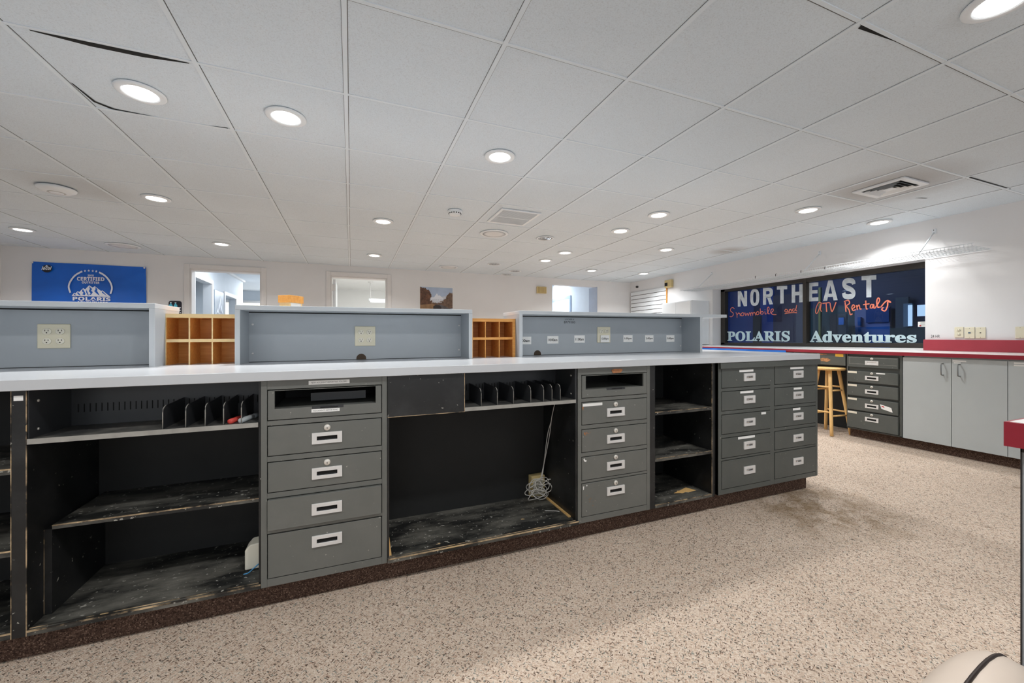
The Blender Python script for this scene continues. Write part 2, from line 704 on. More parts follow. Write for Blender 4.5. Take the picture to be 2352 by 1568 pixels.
def gap(pts, z=CEIL + 0.0022):                  # an open joint where a tile has warped
    m.add([(x, y, z) for x, y in pts], [tuple(range(len(pts)))])


gap([(-1.17, 2.172), (-1.0, 2.195), (-0.83, 2.196), (-0.66, 2.172), (-0.66, 2.166), (-1.17, 2.166)])
gap([(-1.228, 2.54), (-1.218, 2.70), (-1.17, 2.748), (-1.0, 2.757), (-1.0, 2.752), (-1.15, 2.738), (-1.205, 2.69), (-1.222, 2.54)])
gap([(-0.75, 2.752), (-0.655, 2.752), (-0.655, 2.744)])
gap([(1.825, 0.948), (1.835, 0.966), (1.93, 0.960), (2.06, 0.952), (2.06, 0.946), (1.825, 0.946)])
gap([(4.26, 1.54), (4.9, 1.535), (4.9, 1.528), (4.26, 1.528)])
gap([(4.45, 1.93), (4.55, 1.90), (4.56, 1.89), (4.50, 1.905)])
gap([(-2.45, 3.975), (-2.2, 3.99), (-2.05, 3.98), (-2.05, 3.972), (-2.45, 3.97)])
gap([(4.66, 3.985), (4.86, 3.992), (4.86, 3.985)])
struct(m.build('ceiling'))


def back(x, d, z):
    return (x, yback(x) + d, z)


DOORS = [(-2.154, -1.262, 2.078), (-0.305, 0.556, 2.08), (3.60, 4.60, 2.128)]
m = MB(WALL)
edges = [XL - 0.1] + [e for a, b, h in DOORS for e in (a, b)] + [XR + 0.3]
for k in range(0, len(edges), 2):
    m.box(edges[k], edges[k + 1], 0, 0.13, -0.05, CEIL + 0.1, back)
for a, b, h in DOORS:
    m.box(a, b, 0, 0.13, h, CEIL + 0.1, back)
struct(m.build('wall_back'))

m = MB(WALL)
m.box(XL - 0.12, XL, YF, 7.35, -0.15, CEIL + 0.1)
struct(m.build('wall_left'))

# right wall with the deep window recess
WY0, WY1, WZ0, WZ1 = 2.259, 4.852, 0.99, 1.865
m = MB(WALL)
m.box(XR, XR + 0.32, YF, WY0, -0.1, CEIL + 0.1)
m.box(XR, XR + 0.32, WY1, 7.3, -0.1, CEIL + 0.1)
m.box(XR, XR + 0.32, WY0, WY1, WZ1, CEIL + 0.1)
m.box(XR, XR + 0.32, WY0, WY1, -0.1, WZ0 - 0.03)
struct(m.build('wall_right'))

# wall behind the camera with three shop window openings
m = MB(WALL)
for a, b in ((XL, -3.45), (-1.15, -0.25), (2.05, 2.75), (5.05, XR)):
    m.box(a, b, YF - 0.15, YF, -0.1, CEIL + 0.1)
for a, b in ((-3.45, -1.15), (-0.25, 2.05), (2.75, 5.05)):
    m.box(a, b, YF - 0.15, YF, -0.1, 0.6)
    m.box(a, b, YF - 0.15, YF, 2.1, CEIL + 0.1)
struct(m.build('wall_front'))

# casings of the doorways
for n, (a, b, h) in enumerate(DOORS[:2], 1):
    m = MB(TRIM)
    w = 0.065
    m.box(a - w, a, -0.018, 0.0, 0, h + w, back)
    m.box(b, b + w, -0.018, 0.0, 0, h + w, back)
    m.box(a, b, -0.018, 0.0, h, h + w, back)
    m.box(a, a + 0.02, 0, 0.15, 0, h, back)
    m.box(b - 0.02, b, 0, 0.15, 0, h, back)
    m.box(a + 0.02, b - 0.02, 0, 0.15, h - 0.02, h, back)
    struct(m.build('trim_%d' % n, bevel=0.003))
m = MB(plain('grey_return', srgb(172, 180, 194), 0.7))
a, b, h = DOORS[2]
m.box(b - 0.006, b + 0.001, 0.002, 0.3, 0, h, back)
struct(m.build('trim_3'))

# the open door leaf of the middle doorway
d = thing('door_2', 'white door standing open in the middle doorway', 'door', (-0.255, 7.24, 0.0))
d['kind'] = 'structure'
m = MB(WHITE)
m.box(-0.275, -0.235, 7.22, 8.05, 0.02, 2.05)
m.build('door_leaf', d, bevel=0.003)
m = MB(CHROME)
m.box(-0.283, -0.236, 7.205, 7.222, 1.86, 1.96)
m.lathe([(0.008, -0.055), (0.008, 0.055)], (-0.285, 7.208, 1.91), n=10)
m.build('hinge', d)

# ---- rooms seen through the doorways
m = MB(HALL, HALL_DOOR, TRIM)
X0 = -2.33
m.box(X0 - 0.12, X0, 7.25, 7.88, -0.1, 2.44)
m.box(X0 - 0.12, X0, 7.88, 8.72, 2.06, 2.44)
m.box(X0 - 0.12, X0, 8.72, 9.55, -0.1, 2.44)
m.box(X0 - 0.12, X0, 9.55, 10.35, 1.95, 2.44)
m.box(X0 - 0.12, X0, 10.35, 11.0, -0.1, 2.44)
m.box(X0 - 0.6, X0 - 0.5, 7.6, 11.0, -0.1, 2.44)
m.mat(TRIM)
for ya, yb, h in ((7.88, 8.72, 2.06), (9.55, 10.35, 1.95)):
    m.box(X0, X0 + 0.02, ya - 0.07, ya, 0, h + 0.07)
    m.box(X0, X0 + 0.02, yb, yb + 0.07, 0, h + 0.07)
    m.box(X0, X0 + 0.02, ya, yb, h, h + 0.07)
m.box(X0 - 0.0, X0 + 0.05, 8.9, 11.0, 2.40, 2.44)
struct(m.build('wall_hall'))
m = MB(HALL)
m.box(-4.4, 0.2, 7.3, 13.6, 2.44, 2.5)
m.box(3.2, 5.9, 7.3, 10.6, 2.44, 2.5)
struct(m.build('ceiling_hall'))
m = MB(HALL)
m.box(-4.4, -0.62, 13.2, 13.4, -0.1, 2.5)
m.box(-0.75, -0.62, 7.3, 13.2, -0.1, 2.5)
struct(m.build('wall_hall_end'))
# the blind-covered window at the hall's end
m = MB(PANE_GLOW, PANE_WARM, TRIM)
for k in range(11):
    z = 0.95 + 0.105 * k
    m.mat(PANE_WARM if k in (8, 10) else PANE_GLOW)
    m.box(-3.3, -1.0, 13.15, 13.16, z, z + 0.098)
m.mat(TRIM)
m.box(-3.36, -0.9, 13.14, 13.19, 2.10, 2.17)
m.box(-1.62, -1.52, 13.12, 13.15, 0.9, 1.82)
struct(m.build('window_2'))
area_light('hall_fill', (-1.6, 11.6, 2.38), (-1.6, 11.3, 0), 1.2, 2.2, 90, (0.93, 0.97, 1.0))  # unseen fill added under the hall ceiling, apart from the window
area_light('hall_fill', (-1.5, 8.3, 2.38), (-1.6, 8.3, 0), 0.6, 1.0, 22, (0.92, 0.96, 1.0))  # second added fill, just inside the left doorway

m = MB(ROOM_W)
m.box(-0.6, -0.45, 7.4, 11.8, -0.1, 2.5)
m.box(2.2, 2.3, 7.3, 11.8, -0.1, 2.5)
m.box(-0.6, 2.3, 11.65, 11.8, -0.1, 2.5)
m.box(-0.6, 2.3, 7.25, 11.8, 2.42, 2.5)
struct(m.build('wall_storeroom'))
area_light('storeroom_fill', (1.4, 9.0, 2.38), (1.4, 9.0, 0), 0.3, 1.2, 66, (1, 0.99, 0.97))  # unseen fill added to brighten the storeroom, separate from the strip light

m = MB(HALL, TRIM, HALL)
m.box(4.66, 4.78, 7.2, 8.12, -0.1, 2.5)
m.box(4.66, 4.78, 8.12, 8.95, 2.02, 2.5)
m.box(4.66, 4.78, 8.95, 10.6, -0.1, 2.5)
m.box(3.2, 4.8, 10.4, 10.5, -0.1, 2.5)
m.box(3.3, 3.4, 7.2, 10.5, -0.1, 2.5)
m.mat(plain('blue_casing', srgb(168, 188, 216), 0.6))
m.box(4.635, 4.66, 8.06, 8.12, 0, 2.08)
m.box(4.635, 4.66, 8.95, 9.01, 0, 2.08)
m.box(4.64, 4.66, 8.12, 8.95, 2.02, 2.08)
struct(m.build('wall_passage'))
m = MB(PANE_GLOW)
m.box(4.70, 4.71, 8.12, 8.95, 0.4, 2.02)
struct(m.build('window_3'))
area_light('passage_fill', (4.0, 8.6, 2.38), (4.1, 8.6, 0), 0.6, 1.4, 30, (0.88, 0.94, 1.0))  # unseen fill added under the passage ceiling

# plaque on the hall wall, seen through the left doorway
pl = thing('wall_plaque', 'brushed metal plaque with a mountain emblem on the hall wall, seen through the left doorway', 'plaque', (X0, 9.2, 1.6))
m = MB(PLAQUE)
m.box(X0, X0 + 0.012, 8.88, 9.50, 1.31, 1.98)
m.build('plate', pl, bevel=0.002)
m = MB(PRINT_WHITE)
fpl = lambda u, v, d: (X0 + 0.0125 + d, 8.88 + 0.62 * u, 1.31 + 0.67 * v)
for a, b, h in ((0.16, 0.34, 0.52), (0.30, 0.52, 0.72), (0.44, 0.62, 0.86), (0.56, 0.74, 0.66), (0.66, 0.86, 0.48)):
    c = (a + b) / 2
    m.prism([(a, 0.36), (c, h), (c + 0.02, h - 0.06), (a + 0.05, 0.36)], fpl, 0, 0.003)
    m.prism([(c + 0.01, h - 0.1), (c + 0.03, h - 0.05), (b, 0.36), (b - 0.04, 0.36)], fpl, 0, 0.003)
m.text(sans_bold('POLARIS'), fpl, 0.2, 0.84, 0.2, 0.32, 0, 0, 0.001)
m.text('ADVENTURES', fpl, 0.26, 0.8, 0.11, 0.16, 0.01, 0, 0.001)
m.build('emblem', pl)

# suspended strip light in the storeroom
sl = thing('strip_light', 'white strip light hanging by a chain in the room behind the middle doorway', 'light', (0.9, 10.0, 2.02))
m = MB(WHITE)
m.box(0.38, 1.75, 9.94, 10.06, 1.98, 2.03)
m.build('housing', sl, bevel=0.006)
m = MB(TUBE_GLOW)
m.tube([(0.42, 9.97, 1.965), (1.72, 9.97, 1.965)], 0.014)
m.tube([(0.42, 10.03, 1.965), (1.72, 10.03, 1.965)], 0.014)
m.build('tube', sl)
for x in (0.42, 1.6):
    m = MB(CHROME)
    for k in range(13):
        m.lathe([(0.006, -0.012), (0.012, 0), (0.006, 0.012)], (x, 10, 2.05 + 0.03 * k), n=8)
    m.lathe([(0.06, 0), (0.05, -0.02), (0.02, -0.03)], (x, 10, 2.42), n=16)
    m.build('hanging_chain', sl)

# ------------------------------------------------------------------ dark window in the right wall
XW = 5.60
win = thing('window_1', 'dark shop window in a bronze frame with hand-painted lettering', 'window', (XW, 3.5, 1.0))
win['kind'] = 'structure'
fy0, fy1, fz0, fz1 = 2.20, 4.845, 0.985, 1.875
m = MB(FRAME_BLK)
th = 0.055


def wbox(y0, y1, z0, z1, x0=XW - 0.03, x1=XW + 0.05):
    m.box(x0, x1, y0, y1, z0, z1)


wbox(fy1 - 0.075, fy1, fz0, fz1)
wbox(fy0, fy0 + 0.07, fz0, fz1)
m.box(XW - 0.03, XW + 0.05, fy0, fy1, 0.965, 1.012)
m.add([(XW - 0.03, fy0, 1.80), (XW - 0.03, fy1, 1.825), (XW - 0.03, fy1, 1.90), (XW - 0.03, fy0, 1.90),
       (XW + 0.05, fy0, 1.80), (XW + 0.05, fy1, 1.825), (XW + 0.05, fy1, 1.90), (XW + 0.05, fy0, 1.90)],
      [(0, 1, 2, 3), (4, 5, 6, 7), (0, 1, 5, 4), (2, 3, 7, 6), (1, 2, 6, 5), (0, 3, 7, 4)])
m.build('frame', win, bevel=0.004)
m = MB(FRAME_BLK)
m.box(XW - 0.035, XW + 0.055, 3.515, 3.562, 1.0, 1.85)
m.build('mullion', win, bevel=0.004)
XG = 5.625
m = MB(GLASS)
m.quad((XG + 0.008, fy0, 1.0), (XG + 0.008, 3.54, 1.0), (XG + 0.008, 3.54, 1.84), (XG + 0.008, fy0, 1.84))
m.build('pane', win)
m = MB(GLASS)
m.quad((XG + 0.008, 3.54, 1.0), (XG + 0.008, fy1, 1.0), (XG + 0.008, fy1, 1.84), (XG + 0.008, 3.54, 1.84))
m.build('pane', win)


def wp(x, y):                                   # a spot on the glass
    return on_x(1640 + x / 4.704, 590 + y / 4.704, XG)


def gl(y, z, d=0.0):
    return (XG - 0.002 - d, y, z)




def ribbon(pts, w):
    out = []
    for i, p in enumerate(pts):
        t_ = (pts[min(i + 1, len(pts) - 1)] - pts[max(i - 1, 0)])
        n_ = Vector((-t_.y, t_.x, 0)).normalized() * w / 2
        out.append((p + n_, p - n_))
    vs = [q for pr in out for q in pr]
    return [(v.x, v.y) for v in vs], [(2 * i, 2 * i + 1, 2 * i + 3, 2 * i + 2) for i in range(len(pts) - 1)]


def oval(cx, cy, rx_, ry_, e, a0, a1, n=28):
    pts = []
    for k in range(n + 1):
        a = math.radians(a0 + (a1 - a0) * k / n)
        c, q = math.cos(a), math.sin(a)
        pts.append((cx + rx_ * math.copysign(abs(c) ** (2 / e), c), cy + ry_ * math.copysign(abs(q) ** (2 / e), q)))
    return pts


def band(outer, inner):
    vs = [p for pr in zip(outer, inner) for p in pr]
    return vs, [(2 * i, 2 * i + 1, 2 * i + 3, 2 * i + 2) for i in range(len(outer) - 1)]


def rects(*rs):
    vs, fs = [], []
    for x0, y0, x1, y1 in rs:
        k = len(vs)
        vs += [(x0, y0), (x1, y0), (x1, y1), (x0, y1)]
        fs.append((k, k + 1, k + 2, k + 3))
    return vs, fs


def join(*parts):
    vs, fs = [], []
    for v, f in parts:
        k = len(vs)
        vs += v
        fs += [tuple(i + k for i in q) for q in f]
    return vs, fs


BLOCK = {
    'N': ([(0, 0), (.3, 0), (.3, .52), (.66, 0), (1, 0), (1, 1), (.7, 1), (.7, .48), (.34, 1), (0, 1)], [(0, 1, 2, 8, 9), (2, 3, 7, 8), (3, 4, 5, 6, 7)]),
    'O': band(oval(.5, .5, .5, .5, 2.6, 0, 360, 40), oval(.5, .5, .17, .33, 2.6, 0, 360, 40)),
    'R': join(rects((0, 0, .32, 1)), band([(.3, 1)] + oval(.5, .71, .5, .29, 2.6, 90, -90, 20) + [(.3, .42)], [(.3, .8)] + oval(.5, .71, .17, .1, 2.6, 90, -90, 20) + [(.3, .61)]),
              ([(.4, .45), (.74, .45), (1, 0), (.66, 0)], [(0, 1, 2, 3)])),
    'T': rects((0, .8, 1, 1), (.33, 0, .67, .8)),
    'H': rects((0, 0, .32, 1), (.68, 0, 1, 1), (.32, .4, .68, .6)),
    'E': rects((0, 0, .36, 1), (.36, 0, 1, .2), (.36, .41, .92, .59), (.36, .8, 1, 1)),
    'A': ([(0, 0), (.28, 0), (.5, .76), (.35, 1), (.65, 1), (.72, 0), (1, 0), (.34, .18), (.66, .18), (.37, .34), (.63, .34)],
          [(0, 1, 2, 3), (2, 5, 6, 4), (3, 2, 4), (7, 8, 10, 9)]),
    'S': ribbon(smooth([(.86, .70, 0), (.80, .84, 0), (.5, .895, 0), (.2, .83, 0), (.17, .68, 0), (.34, .56, 0), (.66, .45, 0), (.84, .32, 0), (.80, .16, 0), (.5, .105, 0), (.2, .16, 0), (.14, .31, 0)], 5), .25),
}
m = MB(PAINT_WHITE)
for ch, xa, xb, ta, ba, tb, bb in (('N', 258, 358, 370, 537, 365, 530), ('O', 392, 490, 348, 530, 344, 524), ('R', 530, 638, 335, 518, 330, 510), ('T', 680, 792, 316, 505, 310, 500),
                                   ('H', 840, 962, 302, 495, 294, 488), ('E', 1025, 1128, 280, 482, 274, 474), ('A', 1180, 1338, 256, 474, 250, 466), ('S', 1382, 1533, 234, 456, 226, 450), ('T', 1595, 1755, 205, 440, 196, 432)):
    ya, zta = wp(xa, ta)
    _, zba = wp(xa, ba)
    yb, ztb = wp(xb, tb)
    _, zbb = wp(xb, bb)
    vs, fs = BLOCK[ch]
    m.add([gl(ya + (yb - ya) * a, (zba + (zbb - zba) * a) * (1 - b) + (zta + (ztb - zta) * a) * b) for a, b in vs], fs)
m.build('painted_word', win)['label'] = 'white painted word NORTHEAST'
for word, xa, xb, ta, ba, tb, bb in (('POLARIS', 145, 822, 803, 908, 798, 915), ('Adventures', 1035, 2192, 795, 922, 805, 930)):
    m = MB(PAINT_ICE)
    ya, zta = wp(xa, ta)
    _, zba = wp(xa, ba)
    yb, ztb = wp(xb, tb)
    _, zbb = wp(xb, bb)
    vs, fs = glyphs(serif_bold(word), 0.022)
    m.add([gl(ya + (yb - ya) * a, (zba + (zbb - zba) * a) * (1 - b) + (zta + (ztb - zta) * a) * b) for a, b in vs], fs)
    m.build('painted_word', win)['label'] = 'pale blue painted word ' + word
STROKES = [
    [(222, 560), (205, 546), (185, 555), (180, 582), (205, 603), (208, 628), (188, 646), (170, 640)],
    [(238, 598), (248, 620), (250, 656)], [(250, 628), (266, 606), (280, 612), (286, 636)],
    [(308, 602), (293, 615), (298, 634), (318, 632), (325, 610), (308, 600)],
    [(335, 600), (345, 632), (360, 608), (372, 632), (386, 598)],
    [(394, 602), (400, 636)], [(399, 616), (410, 598), (418, 610), (421, 632)], [(421, 612), (434, 596), (445, 608), (451, 630)],
    [(474, 588), (458, 604), (466, 624), (485, 616), (487, 598), (472, 588)],
    [(500, 556), (505, 616)], [(505, 602), (520, 588), (534, 600), (524, 618), (506, 614)],
    [(550, 588), (556, 616), (566, 612)], [(552, 566), (553, 570)],
    [(574, 612), (598, 562), (588, 540), (578, 562), (588, 610), (604, 612)],
    [(612, 604), (640, 584), (640, 562), (622, 566), (614, 598), (636, 620), (676, 622)],
    [(795, 570), (776, 564), (766, 585), (784, 594), (800, 572), (800, 590), (812, 588)],
    [(815, 564), (819, 592)], [(819, 576), (832, 564), (841, 591)],
    [(872, 562), (854, 562), (849, 580), (868, 584), (886, 560), (896, 519)], [(886, 560), (889, 580), (901, 582)],
    [(765, 612), (830, 600), (898, 603)], [(782, 607), (840, 602), (896, 600)],
    [(1165, 500), (1135, 490), (1108, 540), (1100, 598), (1120, 602), (1160, 500), (1152, 565), (1166, 590)],
    [(1172, 502), (1252, 492)], [(1212, 497), (1219, 592)], [(1255, 496), (1276, 590), (1320, 487)],
    [(1418, 488), (1428, 592)], [(1406, 482), (1452, 468), (1466, 500), (1432, 530), (1460, 570), (1474, 622), (1497, 612)],
    [(1488, 562), (1522, 540), (1506, 516), (1490, 545), (1505, 578), (1532, 568)],
    [(1541, 520), (1550, 572)], [(1549, 542), (1568, 518), (1578, 560), (1596, 560)],
    [(1640, 470), (1645, 555), (1662, 560)], [(1612, 516), (1682, 505)],
    [(1718, 514), (1698, 514), (1690, 545), (1710, 550), (1726, 510), (1730, 552), (1748, 546)],
    [(1745, 546), (1790, 472), (1775, 442), (1760, 480), (1770, 540), (1792, 540)],
    [(1800, 545), (1868, 472), (1912, 492), (1880, 484), (1876, 530), (1850, 582), (1812, 566), (1832, 545)],
]
m = MB(PAINT_CORAL)
for k, st in enumerate(STROKES):
    pts = [gl(*wp(x, y), 0.001) for x, y in smooth([(a, b, 0) for a, b in st], 5) for x, y in [(x, y)]] if False else \
          [gl(*wp(p.x, p.y), 0.001) for p in smooth([(a, b, 0) for a, b in st], 5)]
    m.tube(pts, 0.0075 if k > 22 else 0.0058, 6, squash=(0.12, 1, 1))
m.build('painted_script', win)['label'] = 'coral hand-painted script Snowmobile and ATV Rentals'
m = MB(WHITE_PAPER)
ya, za = wp(2205, 700)
yb, zb = wp(2300, 752)
m.box(XG - 0.004, XG - 0.002, yb, ya, zb, za)
m.mat(GREY_INK)
for k in range(4):
    m.box(XG - 0.005, XG - 0.004, yb, ya - 0.02, za - 0.012 - 0.01 * k, za - 0.009 - 0.01 * k)
m.mat(plain('sticker_red', srgb(196, 40, 50), 0.5))
m.lathe([(0.008, 0), (0.008, 0.002)], (XG - 0.006, ya - 0.02, zb + 0.012), 'x', 14)
m.build('sticker', win)

# dark box added behind the glass so the bright world stays hidden
m = MB(WALL_DK)
m.box(8.2, 8.3, 0.6, 9.4, 0.2, 2.6)
m.box(5.75, 8.3, 9.3, 9.4, 0.2, 2.6)
m.box(5.75, 8.3, 0.5, 0.6, 0.2, 2.6)
m.box(5.75, 8.3, 0.5, 9.4, 2.55, 2.65)
m.box(5.75, 8.3, 0.5, 9.4, 0.1, 0.2)
def backdrop_panel(mm, x0, y0, x1, y1, X, dx=0.04):      # a backdrop panel; those in the right pane paint the room's reflection
    ya, za = on_x(1640 + x0 / 4.704, 590 + y0 / 4.704, X)
    yb, zb = on_x(1640 + x1 / 4.704, 590 + y1 / 4.704, X)
    m.mat(mm)
    m.box(X, X + dx, yb, ya, zb, za)


PB1 = plain('reflected_blue', srgb(16, 96, 186), 0.5, var=0.2, vscale=1.5)  # blue of the reflected room, put in as panel colour
PB2 = plain('backdrop_blue_dark', srgb(34, 64, 140), 0.5, var=0.2, vscale=1.5)
PB3 = plain('reflected_lavender', srgb(120, 132, 186), 0.6, var=0.15, vscale=1.5)
PB4 = plain('backdrop_teal', srgb(40, 62, 70), 0.6, var=0.3, vscale=1.2)
PB5 = plain('backdrop_dark', srgb(24, 26, 36), 0.6)
backdrop_panel(PB2, 60, 320, 420, 1000, 8.12)
backdrop_panel(PB5, 420, 640, 500, 1000, 8.0)
backdrop_panel(PB2, 500, 330, 640, 1000, 8.12)
backdrop_panel(plain('backdrop_plum', srgb(58, 54, 74), 0.6, var=0.2), 640, 420, 960, 1000, 8.05)
backdrop_panel(PB4, 1000, 560, 1520, 1000, 8.1)
backdrop_panel(plain('backdrop_olive', srgb(112, 116, 66), 0.6), 1128, 330, 1150, 1000, 7.8)
backdrop_panel(PB5, 1250, 620, 1430, 1000, 7.7)
backdrop_panel(PB1, 1345, 655, 1400, 730, 7.65, 0.02)
backdrop_panel(PB3, 1520, 560, 1900, 1000, 8.1)  # pale wall of the reflected room, painted as a panel
backdrop_panel(plain('reflected_banner', srgb(10, 62, 138), 0.5, var=0.15), 1640, 560, 1890, 700, 8.06)
backdrop_panel(PB1, 1510, 760, 1900, 1000, 8.04)
backdrop_panel(PB1, 1550, 650, 1582, 740, 8.04)
backdrop_panel(plain('backdrop_slate', srgb(64, 80, 100), 0.6), 1960, 440, 2100, 1000, 8.1)
backdrop_panel(plain('reflected_blue_gray', srgb(120, 150, 178), 0.6), 2045, 505, 2140, 750, 8.06)
m.mat(REFLECTED_PANE)
backdrop_panel(REFLECTED_PANE, 2095, 520, 2140, 745, 8.05, 0.01)  # glowing panel standing for a reflected window
backdrop_panel(REFLECTED_PANE, 2195, 520, 2320, 635, 8.05, 0.01)
backdrop_panel(PB4, 1000, 760, 1510, 1000, 7.9)
backdrop_panel(PB4, 1900, 770, 2330, 1000, 7.9)
struct(m.build('wall_backdrop'))
area_light('backdrop_fill', (6.9, 5.0, 2.5), (7.6, 5.2, 0), 0.5, 2.5, 40, (0.7, 0.84, 1.0))  # unseen lamp added to brighten the backdrop behind the glass

# ------------------------------------------------------------------ the long service counter
YF_ = 1.77          # face of the drawer units
YB_ = 2.17          # their back
Z0, Z1 = 0.10, 0.883

# worktop: one continuous slab along the whole counter
m = MB(LAM)
m.box(-2.6, 2.912, 1.75, 2.76, 0.885, 0.92)
tag(m.build('worktop', floor=True, bevel=0.002), 'long pale grey laminate worktop running along the whole service counter', 'worktop')

# recessed plinth wrapped in brown carpet
m = MB(CARPET_DK)
m.box(-2.6, 2.895, 1.83, 2.70, -0.02, 0.0985)
tag(m.build('plinth', floor=True), 'recessed counter plinth covered in dark brown carpet', 'plinth')
m = MB(HUTCH)
m.box(-2.6, 2.90, 2.68, 2.72, 0.1, 0.884)
tag(m.build('customer_side_board', floor=True), 'grey customer-side panel below the long worktop', 'panel')

ROWS = [(0.732, 0.848), (0.596, 0.711), (0.457, 0.573), (0.315, 0.434), (0.131, 0.300)]


def pull(mb_name, parent, cx, cz, w, h, yf, border, cup=False):
    """recessed pull: a raised nickel frame round a dark pocket"""
    m = MB(CHROME)
    m.ring_box(cx - w / 2, cx + w / 2, cz - h / 2, cz + h / 2, cx - w / 2 + border, cx + w / 2 - border,
               cz - h / 2 + border * 0.78, cz + h / 2 - border * 0.78, yf - 0.006, yf + 0.001)
    o = m.build(mb_name, parent, floor=True, bevel=0.0012)
    m = MB(CHROME_B if cup else VOID)
    x0, x1 = cx - w / 2 + border, cx + w / 2 - border
    z0, z1 = cz - h / 2 + border * 0.78, cz + h / 2 - border * 0.78
    if cup:                                     # a curved bright cup with its dark mouth
        vs, fs = [], []
        n = 8
        for k in range(n + 1):
            t = k / n
            z = z0 + (z1 - z0) * t
            y = yf - 0.0015 - 0.0035 * math.sin(math.pi * t)
            vs += [(x0, y, z), (x1, y, z)]
        for k in range(n):
            fs.append((2 * k, 2 * k + 1, 2 * k + 3, 2 * k + 2))
        m.add(vs, fs, True)
        m.mat(VOID)
        m.box(cx - 0.004, x1 - 0.006, yf - 0.0062, yf - 0.005, cz - 0.002, z1 - 0.006)
    else:
        m.box(x0, x1, yf - 0.0012, yf + 0.0008, z0, z1)
        m.mat(STEEL_BLACK)
        m.box(x0 + 0.004, x1 - 0.004, yf - 0.003, yf - 0.001, z0, z0 + 0.003)
    m.build('pocket', o, floor=True)
    return o


def lock(parent, cx, cz, yf):
    m = MB(LOCK)
    m.lathe([(0.0125, 0.001), (0.0125, -0.004), (0.0105, -0.0065), (0.004, -0.007)], (cx, yf, cz), 'y', 20)
    o = m.build('lock', parent, floor=True)
    m = MB(VOID)
    m.box(cx - 0.001, cx + 0.001, yf - 0.0078, yf - 0.0066, cz - 0.005, cz + 0.002)
    m.build('keyhole', o, floor=True)


def sticker(parent, x0, x1, z0, z1, yf, lines=1, mat_=WHITE_PAPER, label=None, words=None, tilt=0.0):
    m = MB(mat_)
    c, s = math.cos(tilt), math.sin(tilt)
    cx, cz = (x0 + x1) / 2, (z0 + z1) / 2

    def fn(u, v, d):
        a, b = (u - 0.5) * (x1 - x0), (v - 0.5) * (z1 - z0)
        return (cx + a * c - b * s, yf - 0.0006 - d, cz + a * s + b * c)
    m.prism([(0, 0), (1, 0), (1, 1), (0, 1)], fn, -0.0005, 0.0004)
    if words:
        m.mat(GREY_INK)
        m.text(words, fn, 0.06, 0.94, 0.3, 0.72, 0.005, 0, 0.0006)
    o = m.build('label', parent, floor=True)
    o['label'] = label or 'white paper label strip'
    return o


